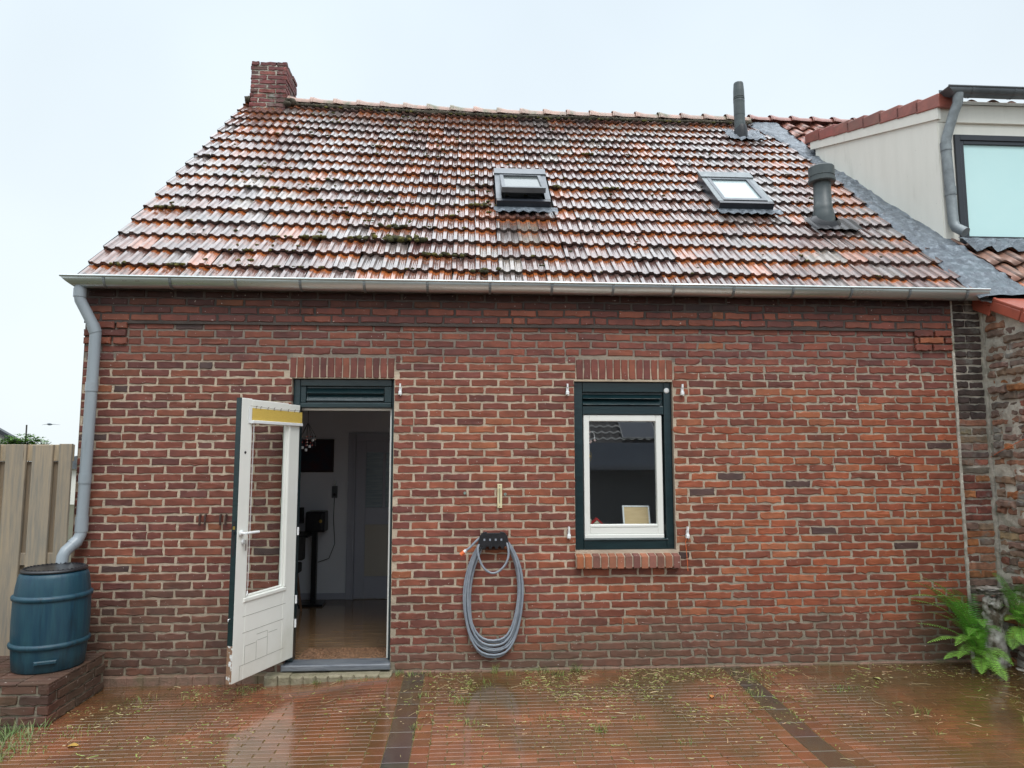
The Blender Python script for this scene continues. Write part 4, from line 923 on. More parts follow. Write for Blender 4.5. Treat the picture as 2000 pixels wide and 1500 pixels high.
for (x, lb) in ((-2.048, "left pair of rusty iron pins in the bricks beside the open door"), (-1.893, "right pair of rusty iron pins in the bricks, nearest the open door")):
    if t0_ is None:
        t0_ = thing("iron_pins", lb, "wall pins", (x, 0, 1.213), "rusty pins in the facade")
        for dx in (-.022, .018):
            mb = MB(); mb.tube([(x+dx, .0, 1.252), (x+dx, -.020, 1.248), (x+dx+.002, -.022, 1.175)], .0085, 8); mb.build("pin", M_rust, t0_)
    else: dup(t0_, (x, 0, 1.213), lb)
for (x, z, lb) in ((-.035, 1.41, "tiny green plug in the bricks left of the thermometer"), (.285, 1.40, "tiny green plug in the bricks just right of the thermometer")):
    if x < 0:
        tp_ = thing("wall_plug", lb, "wall plug", (x, 0, z), "wall plugs near the thermometer"); mb = MB(); mb.lathe((x, -.001, z), [(0, .002), (.005, .003), (.008, .006), (.011, .004), (.012, 0)], 12, axis=(0, -1, 0)); mb.build("plug_ring", mat("plug_green", (.10, .2, .15), (.3, .33, .3), rough=.6, scale=80), tp_)
    else: dup(tp_, (x, 0, z), lb)

# ------------------------------------------------------------------ ground
def gz(x, y):
    def ss(a, b, t): t = max(0, min(1, (t-a)/(b-a))); return t*t*(3-2*t)
    return .050*ss(-1.3, -.02, y)*ss(-1.5, -.5, x)
mb = MB(); mb.add([(-60, -60, -.045), (60, -60, -.045), (60, 90, -.045), (-60, 90, -.045)], [(0, 1, 2, 3)]); mb.build("ground", M_soil, kind="structure")
PX0, PX1, PY0, PY1 = -2.80, 4.345, -8.2, -.005
mb = MB()
nx, ny = 60, 60; vs = []
for j in range(ny+1):
    for i in range(nx+1):
        x = PX0+(PX1-PX0)*i/nx; yy = PY0+(PY1-PY0)*(1-(1-j/ny)**2); vs.append((x, yy, gz(x, yy)-.0028))
mb.add(vs, [(j*(nx+1)+i, j*(nx+1)+i+1, (j+1)*(nx+1)+i+1, (j+1)*(nx+1)+i) for j in range(ny) for i in range(nx)], 1)
def paver(x0, x1, y0, y1, col, tl=.0022):
    b = .0022; a1 = rnd.gauss(0, tl); a2 = rnd.gauss(0, tl); dz = rnd.gauss(0, .0007); xm = (x0+x1)/2; ym = (y0+y1)/2
    def H(x, y, e): return gz(x, y)+dz+(x-xm)*a1+(y-ym)*a2-e
    o = [(x0, y0), (x1, y0), (x1, y1), (x0, y1)]; i_ = [(x0+b, y0+b), (x1-b, y0+b), (x1-b, y1-b), (x0+b, y1-b)]
    vs = [(x, y, H(x, y, .012)) for x, y in o]+[(x, y, H(x, y, .0014)) for x, y in o]+[(x, y, H(x, y, 0)) for x, y in i_]
    fs = [(8, 9, 10, 11)]
    for k in range(4): n = (k+1) % 4; fs += [(k, n, 4+n, 4+k), (4+k, 4+n, 8+n, 8+k)]
    mb.add(vs, fs, 0, col)
PV = [(.24, .090, .042), (.215, .083, .041), (.255, .095, .043), (.195, .078, .040), (.225, .095, .048)]
def pvc(x, y):
    c = rnd.choice(PV); k = rnd.uniform(.85, 1.12); m = max(0, min(.85, .9*noise.noise(Vector((x*.7, y*.9, 11)))+.75*max(0, min(1, (x-2.6)/1.2))*max(0, 1+y*.45)+.45*max(0, 1+y*2.2)*(x > -.3)+.12+rnd.gauss(0, .06)))
    return tuple((v*(1-m)+w*m)*k for v, w in zip(c, (.105, .066, .026)))
strips = [(-.485, -.330), (1.985, 2.145)]
segs = [(PX0, PX1)]
for (a, b) in strips: segs = cut(segs, a-.105, b+.105)
y0 = PY1; row = 0
while y0 > PY0:
    hgt = .0515
    for (a, b) in segs:
        u = a-((row % 2)*.105+rnd.uniform(0, .012))
        while u < b:
            x0 = max(u, a)+.0015; x1 = min(u+.208, b)-.0015
            if x1-x0 > .02: paver(x0, x1, y0-hgt+.0028, y0, pvc(x0, y0))
            u += .211
    y0 -= hgt; row += 1
for (a, b) in strips:
    y0 = PY1
    while y0 > PY0:
        c = (.062+rnd.uniform(-.01, .012), .052+rnd.uniform(-.008, .008), .040); paver(a+.002, b-.002, y0-.204, y0, c); y0 -= .208
    for (p, q) in ((a-.105, a-.001), (b+.001, b+.105)):
        y0 = PY1
        while y0 > PY0: paver(p+.0015, q-.0015, y0-.1015, y0, shade(pvc(p, y0), .8, 1.0)); y0 -= .104
mb.build("patio", [M_paver, M_sand], kind="structure")

# brick plinth left, carrying the water butt
pl = thing("brick_plinth", "low mossy brick platform under the blue rain barrel", "platform", (-3.3, -.4, 0))
mb = MB(); XR = -2.67
for (Oo, Uu, Nn, ln) in ((Vector((-4.3, -.80, 0)), Vector((1, 0, 0)), Vector((0, -1, 0)), 4.3+XR), (Vector((XR, -.80, 0)), Vector((0, 1, 0)), Vector((1, 0, 0)), .70)):
    for r_ in range(5):
        u = -(r_ % 2)*.11
        while u < ln-.02:
            u0 = max(u, 0)+.003; u1 = min(u+.212, ln)-.002
            if u1-u0 > .03: brick(mb, Oo, Uu, Nn, u0, u1, -.055+r_*.0635, -.055+r_*.0635+.051, shade(bcol(-2, .3), .5, .85), rnd.gauss(0, .003), .0025, depth=.05)
            u += .223
mb.box(-4.29, XR-.012, -.788, -.10, -.06, .252, 1, (.3, .26, .2))
for i in range(8):
    for j in range(11):
        x0 = -4.3+i*.205; y0 = -.80+j*.0635
        brick(mb, Vector((0, 0, .2)), Vector((1, 0, 0)), Vector((0, 0, 1)), x0, x0+.198, 0, .0, (.2, .08, .06), 0) if False else mb.box(x0, min(x0+.198, XR), y0, y0+.056, .2525, .262, 0, shade(bcol(-2, .3), .5, .85))
mb.build("plinth_bricks", [M_brick, M_mortar], pl)
# barrel
bx, by, bz = -2.905, -.40, .263
t = thing("rain_barrel", "blue plastic rain barrel with dark lid standing under the grey downpipe", "barrel", (bx, by, bz))
mb = MB(); prof = [(r_*.885, z_) for r_, z_ in ((0, 0), (.235, 0), (.243, .01), (.252, .10), (.262, .24), (.264, .36), (.262, .50), (.252, .60), (.240, .67), (.232, .695), (.220, .705), (.205, .708), (0, .708))]
prof = [(r_, z_*.915) for r_, z_ in prof]
mb.lathe((bx, by, bz), prof, 64)
body = mb.build("barrel_body", M_barrel, t)
for (zc, r_) in ((.487, .2305), (.175, .230)):
    mb = MB(); mb.lathe((bx, by, bz), [(r_-.004, zc-.026), (r_+.010, zc-.018), (r_+.014, zc-.004), (r_+.012, zc+.006), (r_+.002, zc+.013), (r_-.006, zc+.018)], 64); mb.build("hoop", M_barrel, body)
mb = MB(); mb.lathe((bx, by, bz), [(r_*.885, z_) for r_, z_ in ((0, .652), (.20, .652), (.226, .648), (.230, .652), (.228, .662), (.21, .670), (.195, .664), (.05, .668), (0, .668))], 64)
for k in range(40):
    a = k*math.pi/20; mb.bbox(-.006, .006, -.004, .004, 0, .006, .001, M=Matrix.Translation((bx+.18*math.cos(a), by+.18*math.sin(a), bz+.667)) @ Matrix.Rotation(a, 4, 'Z'))
mb.build("lid", M_black, t)
mb = MB(); MBp = Matrix.Translation((bx+.10, by-.208, bz+.075)) @ Matrix.Rotation(R(24), 4, 'Z'); mb.bbox(-.07, .06, -.012, .02, -.012, .014, .006, M=MBp); mb.build("tap_ledge", M_barrel, t)
t = thing("teal_pot", "teal plant pot with an orange rim at the left edge beside the barrel", "pot", (-3.37, -.55, .263))
mb = MB(); mb.lathe((-3.37, -.58, .263), [(0, 0), (.10, 0), (.125, .19), (.118, .20), (.11, .18), (.105, .17), (0, .17)], 32); mb.build("pot_body", mat("teal_glaze", (.02, .12, .13), (.04, .18, .18), rough=.3, scale=6, stretch=(1, 1, 4)), t)
mb = MB(); mb.lathe((-3.37, -.58, .263), [(.124, .190), (.134, .192), (.136, .202), (.130, .208), (.118, .208), (.114, .20)], 32); mb.build("pot_rim", mat("terracotta_rim", (.5, .17, .06), rough=.6), t)

# ------------------------------------------------------------------ fence
fe = thing("wooden_fence", "weathered grey-brown board fence behind the rain barrel at the left", "fence", (-3.6, -.1, 0))
x = -2.985; i = 0; FY = -.115
while x > -5.4:
    w = .092 if i == 0 else .146; g_ = rnd.uniform(.82, 1.1); lean = Matrix.Translation((x-w, 0, 0)) @ Matrix.Rotation(R(rnd.uniform(-.15, .15)), 4, 'Y')
    mb = MB(); mb.bbox(0, w, FY-.022, FY, .12, 1.795+rnd.uniform(-.006, .004), .003, 0, (g_*1.05, g_*1.03, g_), M=lean); mb.build("board", M_wood, fe)
    x -= w+.048
    i += 1
    mb = MB(); g2 = rnd.uniform(.75, .95); mb.bbox(x-.02, x+.068, FY+.024, FY+.042, .12, 1.665, .003, 0, (g2, g2*.9, g2*.8)); mb.build("back_board", M_wood, fe)
mb = MB(); mb.bbox(-5.4, -2.988, FY+.001, FY+.023, 1.668, 1.792, .003, 0, (1.25, 1.15, 1.0)); mb.bbox(-5.4, -2.99, FY+.001, FY+.023, .9, .99, .003, 0, (1, .95, .9)); mb.build("rail", M_wood, fe)

# ------------------------------------------------------------------ plants
def frond(mb, base, az, L_, rise, droop, seed, wid=.06, n=24, g=(.10, .30, .035)):
    rr = random.Random(seed); d = Vector((math.cos(az), math.sin(az), 0)); sd = Vector((-d.y, d.x, 0)); pts_ = []
    for k in range(n+1):
        t = k/n; pts_.append(Vector(base)+d*(L_*(.35*t+.55*t*t) if rise > .6 else L_*t*.95)+Vector((0, 0, L_*(rise*t-droop*t*t))))
    mb.tube(pts_, [.0028*(1-.8*k/n)+.0005 for k in range(n+1)], 5, 0, (.16, .22, .06), cap=False)
    for k in range(3, n+1):
        t = k/n; w = wid*math.sin(math.pi*min(1, (t*.95+.04))**.85)**.8+.003; p = pts_[k]; tg = (pts_[k]-pts_[k-1]).normalized(); up = sd.cross(tg)
        for sg in (-1, 1):
            dir_ = (sd*sg+tg*.38+up*(-.12)+Vector((0, 0, rr.uniform(-.08, .05)))).normalized(); cw = tg*(L_/n*.40); kk = rr.uniform(.8, 1.2)*(1.15-.25*t*0)
            c = (g[0]*kk, g[1]*kk, g[2]*kk); cw = cw*.78; q1 = p+dir_*w*.5; q2 = p+dir_*w-Vector((0, 0, w*.12))
            mb.add([p-cw*.6, p+cw*.6, q1+cw*.95, q1-cw*.95, q2], [(0, 1, 2, 3), (3, 2, 4)], 0, c)
def fern(label, loc, specs):
    t = thing("fern", label, "fern", loc, "ferns at the foot of the old wall")
    for i, (az, L_, rise, droop, wid, g) in enumerate(specs):
        mb = MB(); frond(mb, (loc[0]+.02*math.cos(az), loc[1]+.02*math.sin(az), loc[2]+.02), R(az), L_, rise, droop, i+int(loc[0]*100), wid, 36, g); mb.build("frond", M_fern, t)
g1 = (.17, .42, .06); g2 = (.11, .31, .05); g3 = (.27, .55, .09)
fern("bright green fern growing against the facade to the left of the stone statue", (4.02, -.14, .10), [
    (178, .60, 1.75, .75, .085, g2), (150, .50, 1.9, .75, .085, g2), (200, .58, 1.55, .75, .085, g1), (225, .52, 1.35, .85, .08, g1), (215, .42, .85, .72, .075, g3), (186, .48, 1.0, .72, .07, g3),
    (250, .40, .85, .85, .085, g3), (270, .36, 1.0, .90, .08, g3), (120, .45, 2.0, .7, .08, g2), (60, .40, 2.1, .8, .075, g2), (165, .52, 1.6, .8, .085, g1), (255, .46, 1.6, .95, .08, g2), (205, .55, 1.9, .95, .085, g1),
    (168, .50, .95, .45, .085, g1), (183, .44, 1.35, .55, .09, g1), (212, .46, 1.25, .9, .085, g3), (236, .42, 1.45, .9, .085, g1), (140, .52, 1.7, .5, .085, g1), (110, .46, 1.9, .45, .085, g2),
    (190, .66, 1.65, .9, .085, g2), (232, .36, .35, .45, .08, g3), (262, .34, .25, .45, .085, g3), (195, .40, .45, .40, .07, g3), (240, .50, 1.75, 1.1, .085, g1), (175, .50, 2.1, .85, .08, g3), (100, .38, 2.1, .6, .08, g1), (215, .44, 2.0, .7, .085, g2), (20, .30, 2.2, .8, .07, (.16, .30, .07))])
fern("bright green fern at the right edge of the photo, right of the stone statue", (4.35, -.20, .34), [
    (200, .26, 1.0, .7, .09, g3), (225, .30, 1.2, .7, .09, g1), (250, .34, 1.4, .7, .09, g3), (270, .36, 1.7, .7, .09, g1), (180, .20, 1.6, .7, .08, g1), (160, .24, 2.0, .8, .085, g3), (235, .26, .3, .6, .09, g3),
    (215, .24, -.05, .5, .09, g3), (255, .30, -.1, .5, .09, g1), (240, .34, 2.0, .9, .09, g2), (100, .30, 2.0, .7, .08, g2), (280, .34, .5, .6, .09, g1), (120, .26, 1.2, .6, .08, g1), (205, .30, 1.9, .8, .085, g1)])
# statue
st = thing("stone_statue", "weathered grey stone statue of a draped figure on a tapering pillar between the ferns", "statue", (4.165, -.15, 0))
sx, sy = 4.165, -.15
bm = bmesh.new(); bmesh.ops.create_uvsphere(bm, u_segments=26, v_segments=60, radius=1)
def srad(t):   # t 0..1 upward
    pr = [(0, .062), (.08, .075), (.3, .082), (.55, .080), (.75, .072), (.86, .082), (.92, .060), (1, .02)]
    for (a, b), (c_, d_) in zip(pr, pr[1:]):
        if a <= t <= c_: return b+(d_-b)*(t-a)/(c_-a)
    return .02
vs = []
for v in bm.verts:
    t_ = math.acos(max(-1, min(1, -v.co.z)))/math.pi; a = math.atan2(v.co.y, v.co.x); r_ = srad(t_)*min(1, math.sin(t_*math.pi)*6+.02)
    fold = 1+.07*math.sin(a*7+t_*3)*(t_ < .8); k = fold*(1+.22*noise.noise(Vector((math.cos(a)*1.5, math.sin(a)*1.5, t_*8))))
    vs.append((sx+r_*k*math.cos(a)*.95-.01*t_, sy+r_*k*math.sin(a)*.8, .015+t_*.50))
mb = MB(); mb.add(vs, [[v.index for v in f.verts] for f in bm.faces], smooth=True); bm.free()
mb.build("pillar_body", M_statue, st)
mb = MB(); mb.blob((sx-.012, sy-.035, .535), (.038, .040, .048), 3, .25, 3, seed=1); mb.tube([(sx-.01, sy-.02, .46), (sx-.01, sy-.025, .51)], [.034, .026], 12)
mb.blob((sx-.016, sy-.076, .528), (.007, .010, .010), 2, .1); mb.blob((sx-.028, sy-.068, .541), (.007, .005, .004), 2, 0); mb.blob((sx-.004, sy-.068, .541), (.007, .005, .004), 2, 0); mb.blob((sx-.016, sy-.070, .510), (.010, .005, .003), 2, 0)
mb.build("head", M_statue, st)
mb = MB()
for i in range(26):
    a = i*.5; mb.blob((sx-.012+.046*math.cos(a), sy-.02+.03*math.sin(a), .555+.022*math.sin(i*1.3)), (.018, .018, .016), 2, .5, 3, seed=i)
mb.build("curls", M_statue, st)
mb = MB(); mb.tube([(sx-.055, sy-.02, .455), (sx-.095, sy-.03, .51), (sx-.085, sy-.02, .57), (sx-.04, sy-.01, .60)], [.026, .022, .02, .016], 10); mb.tube([(sx+.045, sy-.02, .455), (sx+.085, sy-.03, .51), (sx+.08, sy-.02, .57), (sx+.03, sy-.01, .60)], [.026, .022, .02, .016], 10)
mb.build("raised_arms", M_statue, st)
mb = MB(); mb.blob((sx, sy, .622), (.10, .07, .022), 3, .7, 3, seed=4); mb.blob((sx-.03, sy, .648), (.11, .08, .014), 3, .8, 3, seed=8); mb.build("capital", M_statue, st)
# rubble at the foot of the old wall
mb = MB()
for i in range(46):
    yy = -rnd.uniform(.05, 2.2); x = 4.33-rnd.uniform(0, .06); mb.blob((x, yy, .02+rnd.uniform(0, .03)), (rnd.uniform(.02, .05), rnd.uniform(.02, .06), rnd.uniform(.012, .035)), 2, .6, 2, seed=i)
mb.build("rubble", M_oldmortar, kind="stuff", label="mossy rubble and crumbled mortar along the foot of the old wall", category="rubble")

# grass tufts, lawn patch, cut grass debris, moss, leaves
GC = [(.14, .22, .04), (.22, .28, .06), (.10, .20, .04), (.32, .32, .10), (.38, .33, .14)]
def blade(mb, x, y, z, h, a, bend, w, c):
    dx, dy = math.cos(a), math.sin(a); px, py = -dy*w, dx*w
    mb.add([(x-px, y-py, z), (x+px, y+py, z), (x+dx*bend*.4+px*.7, y+dy*bend*.4+py*.7, z+h*.6), (x+dx*bend*.4-px*.7, y+dy*bend*.4-py*.7, z+h*.6), (x+dx*bend, y+dy*bend, z+h)], [(0, 1, 2, 3), (3, 2, 4)], 0, c)
mb = MB()
def tuft(x, y, n, sp, h, pal=GC[:4]):
    for _ in range(n):
        a = rnd.uniform(0, 6.28); r_ = sp*math.sqrt(rnd.random()); xx = x+r_*math.cos(a); yy = min(-.02, y+r_*math.sin(a)*.8); k = rnd.uniform(.7, 1.2); c = rnd.choice(pal)
        blade(mb, xx, yy, gz(xx, yy), h*rnd.uniform(.4, 1.1), rnd.uniform(0, 6.28), h*rnd.uniform(.2, 1.2), .0016, tuple(v*k for v in c))
for (x, y, n, sp, h) in ((-1.13, -.12, 26, .035, .04), (-.95, -.11, 18, .05, .025), (-.78, -.10, 40, .08, .022), (-1.62, -.22, 50, .09, .035), (-.48, -.06, 50, .08, .035), (-.33, -.07, 30, .08, .03), (.2, -.06, 26, .03, .075), (.33, -.10, 24, .05, .05), (.58, -.07, 30, .05, .06), (.68, -.14, 24, .05, .05), (.82, -.05, 30, .05, .06), (.45, -.30, 26, .07, .03), (.08, -.32, 40, .09, .035),
                         (-.05, -.62, 60, .06, .045), (.02, -.95, 40, .06, .03), (.82, -1.10, 40, .05, .05), (1.1, -.95, 24, .05, .04), (.5, -.9, 22, .05, .03), (2.2, -.3, 50, .12, .03), (1.75, -.62, 40, .09, .03), (2.0, -.60, 40, .07, .04), (3.0, -.95, 30, .05, .05), (3.6, -1.15, 26, .06, .04), (2.7, -.55, 26, .08, .03), (1.3, -1.3, 26, .05, .03), (-2.3, -.35, 40, .12, .03), (-1.95, -.33, 36, .1, .03), (-2.6, -1.2, 60, .16, .035), (-2.4, -.9, 50, .14, .03), (2.9, -1.25, 22, .05, .035), (3.9, -.8, 30, .12, .03), (-.315, -.5, 24, .04, .03), (-.32, -1.0, 24, .04, .03)):
    tuft(x, y, n, sp, h)
# moss and weeds along the joints beside the strips
for _ in range(240):
    x = rnd.choice([-.225, -.59, -.33, 1.88, 2.25, 2.145])+rnd.gauss(0, .004); y = -rnd.uniform(.05, 2.2)
    if rnd.random() < .5+.4*math.sin(y*5): tuft(x, y, 3, .01, .014)
mb.build("grass_tufts", M_grass, kind="stuff", label="little tufts of grass growing from the patio joints and along the wall", category="grass")
mb = MB()
for _ in range(9000):
    x = rnd.uniform(-4.2, -2.60); y = rnd.uniform(-2.3, -.83)
    if x > -2.80+.14*rnd.random() and rnd.random() < .6: continue
    k = rnd.uniform(.6, 1.2); c = rnd.choice([(.10, .20, .045), (.15, .24, .07), (.20, .28, .10), (.28, .30, .14)])
    blade(mb, x, y, -.04+.03, rnd.uniform(.03, .09), rnd.uniform(0, 6.28), rnd.uniform(.02, .09), .0022, tuple(v*k for v in c))
mb.build("lawn_grass", M_grass, kind="stuff", label="rough grass beside the left edge of the patio", category="grass")
mb = MB()
for _ in range(5600):
    r_ = rnd.random()
    if r_ < .45: x = rnd.gauss(.9, 1.0); y = -abs(rnd.gauss(0, .55))-.03
    elif r_ < .8: x = rnd.uniform(-.3, 4.2); y = -abs(rnd.gauss(.4, .5))-.03
    else: x = rnd.uniform(-2.7, -1.3); y = -abs(rnd.gauss(.5, .6))-.06
    if not (-2.75 < x < 4.28): continue
    if noise.noise(Vector((x*2.2, y*2.2, 9))) < -.12: continue
    z = gz(x, y)+.0015; a = rnd.uniform(0, 6.28); L_ = rnd.uniform(.008, .035) if rnd.random() < .85 else rnd.uniform(.03, .09); w = rnd.uniform(.0009, .0026); cv = rnd.gauss(0, .35); pts_ = [(x, y)]
    for k in range(3): a += cv; pts_.append((pts_[-1][0]+math.cos(a)*L_/3, pts_[-1][1]+math.sin(a)*L_/3))
    c = rnd.choice([(.36, .31, .13), (.26, .25, .08), (.48, .40, .22), (.22, .31, .07), (.10, .07, .035), (.40, .27, .15), (.28, .34, .09)]); vs = []
    for (px, py) in pts_: vs += [(px-math.sin(a)*w, py+math.cos(a)*w, z+rnd.uniform(0, .003)), (px+math.sin(a)*w, py-math.cos(a)*w, z)]
    mb.add(vs, [(0, 1, 3, 2), (2, 3, 5, 4), (4, 5, 7, 6)], 0, c)
for _ in range(70):   # longer straws
    x = rnd.choice([rnd.uniform(-.2, 4.1), rnd.gauss(2.4, .8), rnd.gauss(.6, .8)]); y = -abs(rnd.gauss(.25, .5))-.04
    if not (-2.7 < x < 4.2): continue
    a = rnd.uniform(0, 6.28); L_ = rnd.uniform(.06, .16); z = gz(x, y)+.003; cv = rnd.gauss(0, .3)
    p_ = [Vector((x, y, z))]
    for k in range(4): a += cv; p_.append(p_[-1]+Vector((math.cos(a)*L_/4, math.sin(a)*L_/4, 0))); p_[-1].z = gz(p_[-1].x, p_[-1].y)+.003+.006*math.sin(k)
    mb.tube(p_, .0011, 4, 0, rnd.choice([(.42, .34, .18), (.5, .42, .24), (.3, .3, .12)]))
mb.build("grass_clippings", M_grass, kind="stuff", label="scattered straw, twigs and grass clippings on the wet patio", category="clippings")
lf = None
for (x, y, lb, c, rz) in ((-2.33, -1.12, "yellow-brown fallen leaf lying on the patio at the far left", (.45, .28, .06), .3), (1.70, -.62, "orange fallen leaf on the patio just left of the dark strip", (.50, .20, .06), 1.2), (3.05, -.36, "pale green fallen leaf lying on the patio near the facade on the right", (.42, .45, .16), 2.2)):
    mb = MB(); pts_ = []
    for k in range(7):
        t_ = k/6; w = .018*math.sin(math.pi*t_)**.8; pts_ += [(-.03+.06*t_, -w, .006*math.sin(t_*4)+.004), (-.03+.06*t_, w, .009*math.sin(t_*3)+.003)]
    loc = (x, y, gz(x, y)+.002); Mx = Matrix.Translation(loc) @ Matrix.Rotation(rz, 4, 'Z')
    lf = thing("fallen_leaf", lb, "leaf", loc, "fallen leaves on the patio")
    mb.add([Mx @ Vector(p_) for p_ in pts_], [(2*k, 2*k+2, 2*k+3, 2*k+1) for k in range(6)], 0, c); mb.build("leaf_blade", M_grass, lf)
    mb = MB(); mb.tube([Mx @ Vector((.03, 0, .004)), Mx @ Vector((.045, .004, .004))], .001, 5, 0, (.25, .16, .06)); mb.build("leaf_stalk", M_grass, lf)
# moss cushions on the roof
mb = MB()
def mossat(x, s, r_, flat=.5):
    for k in range(3 if r_ < .03 else 7):
        p_ = P(x+rnd.gauss(0, r_*(.5 if r_ < .03 else 1.1)), s*1.0+rnd.gauss(0, r_*.3), .018); c = rnd.choice([(1, 1, 1.001), (1.5, 1.4, .9), (.6, .6, .6), (2.0, 1.8, 1.1)])
        q_ = r_ if r_ < .03 else r_*.6; mb.blob(p_, (q_*rnd.uniform(.5, 1), q_*.6, q_*flat), 2, .8, 2.6, col=c, seed=rnd.random()*50)
def rowline(s, x): # snap to just below a tile lip
    k = kx(x); return (round((s/k+.03)/GA)*GA-.03)*k-.015
for (x, s, r_) in ((-2.89, 1.36, .045), (-2.80, .33, .04), (-2.36, .33, .035), (-1.38, .85, .05), (-.72, 1.05, .05), (-.95, .86, .05), (-.70, .84, .07), (-.60, .85, .07), (-.50, .84, .05), (-.3, .6, .045), (.12, 1.65, .04), (.06, 1.66, .045), (.9, 2.2, .045), (1.5, 2.12, .04), (1.4, 3.3, .04), (-.15, .6, .05), (.12, .3, .045)):
    mossat(x, rowline(s, x), r_)
for _ in range(620):
    x = min(4.0, rnd.choice([rnd.gauss(-.7, 1.0), rnd.uniform(-2.9, 3.8), rnd.gauss(-1.4, .9)])); s = rnd.uniform(.1, 4.6)
    if x < -2.95: continue
    if noise.noise(Vector((x*1.1, s*1.1, 2))) < -.05: continue
    mossat(x, rowline(s, x)+rnd.choice([0, 0, .1]), rnd.uniform(.006, .019))
for _ in range(60):
    x = rnd.uniform(-2.3, 3.7); mossat(x, (RS-.14)*kx(x), rnd.uniform(.012, .03))
mb.build("roof_moss", M_moss, kind="stuff", label="cushions of green and brown moss scattered over the roof tiles", category="moss")

# ------------------------------------------------------------------ beyond the fence
def shrub(label, x, y, ztop, r_, seed):
    rr = random.Random(seed); t = thing("shrub", label, "shrub", (x, y, 0), "shrubs showing over the fence")
    mb = MB()
    for _ in range(700):
        a = rr.uniform(0, 6.28); q = rr.random()**.5; px = x+r_*q*math.cos(a); py = y+r_*q*math.sin(a)*.6; pz = ztop-.09*rr.random()-.07*q*q-(rr.random()**3)*.8; k = rr.uniform(.6, 1.3)
        for j in range(6):
            b = j*1.047+rr.random(); l_ = rr.uniform(.03, .055); d_ = Vector((math.cos(b), math.sin(b), rr.uniform(-.1, .6))).normalized(); s_ = Vector((-d_.y, d_.x, 0))*.008; c0 = Vector((px, py, pz)); g_ = rr.choice([(.12, .28, .04), (.20, .36, .06), (.08, .2, .03)])
            mb.add([c0, c0+d_*l_*.5+s_, c0+d_*l_, c0+d_*l_*.5-s_], [(0, 1, 2, 3)], 0, tuple(v*k for v in g_))
    mb.build("foliage", M_fern, t)
    mb = MB()
    for k in range(5):
        a = k*1.3; mb.tube([(x+.05*math.cos(a), y, 0), (x+.3*r_*math.cos(a), y+.2*r_*math.sin(a), ztop*.5), (x+.7*r_*math.cos(a), y+.4*r_*math.sin(a), ztop-.25)], [.02, .015, .006], 6, 0, (.12, .08, .04))
    mb.build("stems", M_fern, t)
    mb = MB(); mb.tube([(x+.02, y, 1.2), (x+.01, y, ztop+.09)], .007, 6, 0, (.06, .06, .06)); mb.build("cane", M_fern, t)
shrub("leafy green shrub with a thin cane at the far left above the fence", -4.86, 1.6, 1.95, .16, 1)
shrub("lower leafy green shrub with a thin cane above the middle of the fence", -4.40, 1.6, 1.92, .24, 2)
t = thing("lean_to_shed", "dark sloping shed roof just showing over the fence behind the shrubs", "shed", (-7.9, 6.5, 0))
mb = MB(); mb.prism([(-8.6, 0), (-7.2, 0), (-7.2, 1.84), (-8.0, 2.3), (-8.6, 1.95)], 6.05, 6.1); mb.build("shed_wall", mat("shed_grey", (.3, .3, .28), rough=.8), t)
mb = MB(); mb.prism([(-8.05, 2.36), (-8.02, 2.40), (-7.05, 1.86), (-7.08, 1.80)], 6.0, 6.1); mb.prism([(-8.05, 2.36), (-8.02, 2.40), (-8.75, 1.95), (-8.72, 1.9)], 6.0, 6.1); mb.build("shed_roof", M_dark, t)
t = thing("distant_house", "distant house behind the fence of which only a pale chimney shows", "house", (-12, 20, 0))
mb = MB(); mb.box(-15.5, -10.5, 20, 26, -.05, 1.2); mb.build("wall", M_cream, t)
mb = MB(); mb.prism([(-15.8, 1.2), (-10.2, 1.2), (-13, 1.85)], 19.8, 26.2); mb.build("roof", M_zincdark, t)
mb = MB(); mb.bbox(-12.92, -12.58, 20.5, 21.0, 1.5, 2.38, .02); mb.build("chimney", M_cream, t)
t = thing("gliding_bird", "grey bird gliding with outstretched wings low in the sky left of the house", "bird", (-17.8, 25, 2.97))
bx_, by_, bz_ = -17.8, 25, 2.97; mb = MB()
mb.lathe((bx_-.02, by_, bz_+.015), [(0, -.22), (.02, -.2), (.045, -.05), (.05, .05), (.035, .14), (.03, .17), (.0, .22)], 14, axis=(.1, -1, 0))
for sg in (-1, 1):
    vs = []
    for k in range(9):
        t_ = k/8; xx = bx_+sg*(.02+.36*t_); w = .075*(1-t_)**.6+.012; zz = bz_+.01+.012*math.sin(t_*3.1)-.02*t_; th = .010*(1-t_)+.003; vs += [(xx, by_-w*.7+.08*t_*t_, zz), (xx, by_+w+.06*t_, zz), (xx, by_+w*.2+.06*t_, zz+th), (xx, by_+.06*t_, zz-th)]
    mb.add(vs, [f for k in range(8) for f in ((4*k, 4*k+4, 4*k+6, 4*k+2), (4*k+2, 4*k+6, 4*k+5, 4*k+1), (4*k+1, 4*k+5, 4*k+7, 4*k+3), (4*k+3, 4*k+7, 4*k+4, 4*k))], smooth=True)
mb.build("bird_body", mat("feather_grey", (.16, .19, .22), (.10, .12, .14), rough=.8, scale=12), t)

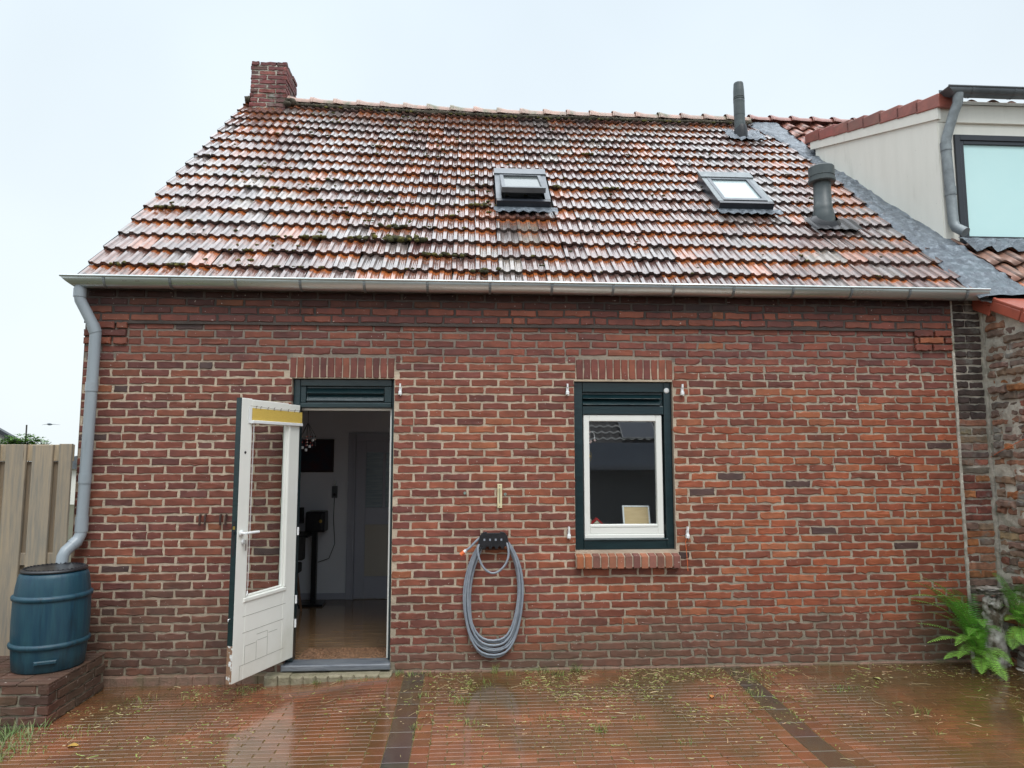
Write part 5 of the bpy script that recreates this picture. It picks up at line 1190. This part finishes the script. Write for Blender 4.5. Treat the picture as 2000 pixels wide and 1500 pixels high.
# ------------------------------------------------------------------ behind the photographer: what the panes reflect
t = thing("opposite_shed", "low dark garden shed with a grey roof opposite the house, seen reflected in the window", "shed", (3, -10.5, 0))
mb = MB(); mb.box(-1.0, 8.5, -12.5, -9.6, 0, 1.45); mb.build("shed_wall", mat("dark_timber", (.03, .035, .04), (.05, .05, .055), rough=.7, scale=4, stretch=(1, 1, 8)), t)
mb = MB(); n = 16
for i in range(n):
    a0 = i/n; a1 = (i+1)/n; mb.box(-1.2, 8.7, -9.35-2.1*a1, -9.35-2.1*a0, 1.40+.56*a0-.03, 1.42+.56*a0+.045)
mb.build("shed_roof", mat("slate_grey", (.24, .28, .34), (.17, .20, .25), rough=.5, scale=6), t)
mb = MB(); mb.bbox(1.6, 2.2, -9.62, -9.599, .05, 1.35, .01); mb.build("shed_door", M_dark, t)
t = thing("opposite_house", "house with dark pantiles and solar panels standing behind the opposite shed", "house", (4, -16, 0))
mb = MB(); mb.box(-3, 11, -22, -14, 0, 2.0); mb.build("wall", M_oldmortar, t)
mb = MB(); sl = R(38)
for r_ in range(12):
    s_ = r_*.3; y0 = -13.7-s_*math.cos(sl); z0 = 1.93+s_*math.sin(sl)
    vs = []; nx = 300
    for i in range(nx+1):
        x = -3.2+14.4*i/nx; h = .03*math.sin(i*math.pi*2/5); vs += [(x, y0, z0+.06+h), (x, y0-.3*math.cos(sl), z0+.3*math.sin(sl)+.02+h*.8)]
    mb.add(vs, [(2*i, 2*i+1, 2*i+3, 2*i+2) for i in range(nx)], 0, (.05, .05, .055), smooth=True)
mb.build("roof", M_grass, t)
for i in range(5):
    for j in range(2):
        mb = MB(); x0 = 4.35+i*1.05; s_ = .12+j*1.55; MP = Matrix.Translation((x0, -13.7-s_*math.cos(sl), 2.08+s_*math.sin(sl))) @ Matrix.Rotation(-sl, 4, 'X')
        mb.box(0, 1.0, -1.5, 0, 0, .03, 0, M=MP)
        pn = mb.build("solar_panel", mat("solar_panel", (.12, .15, .20), (.13, .16, .21), rough=.15) if (i, j) == (0, 0) else bpy.data.materials["solar_panel"], t)
        mb = MB()
        for (a, b, c_, d_) in ((0, 1, -1.5, -1.48), (0, 1, -.02, 0), (0, .02, -1.479, -.021), (.98, 1, -1.479, -.021), (.0201, .9799, -.76, -.745)): mb.box(a, b, c_, d_, .0305, .036, M=MP)
        mb.build("panel_frame", M_whiteplastic, pn)
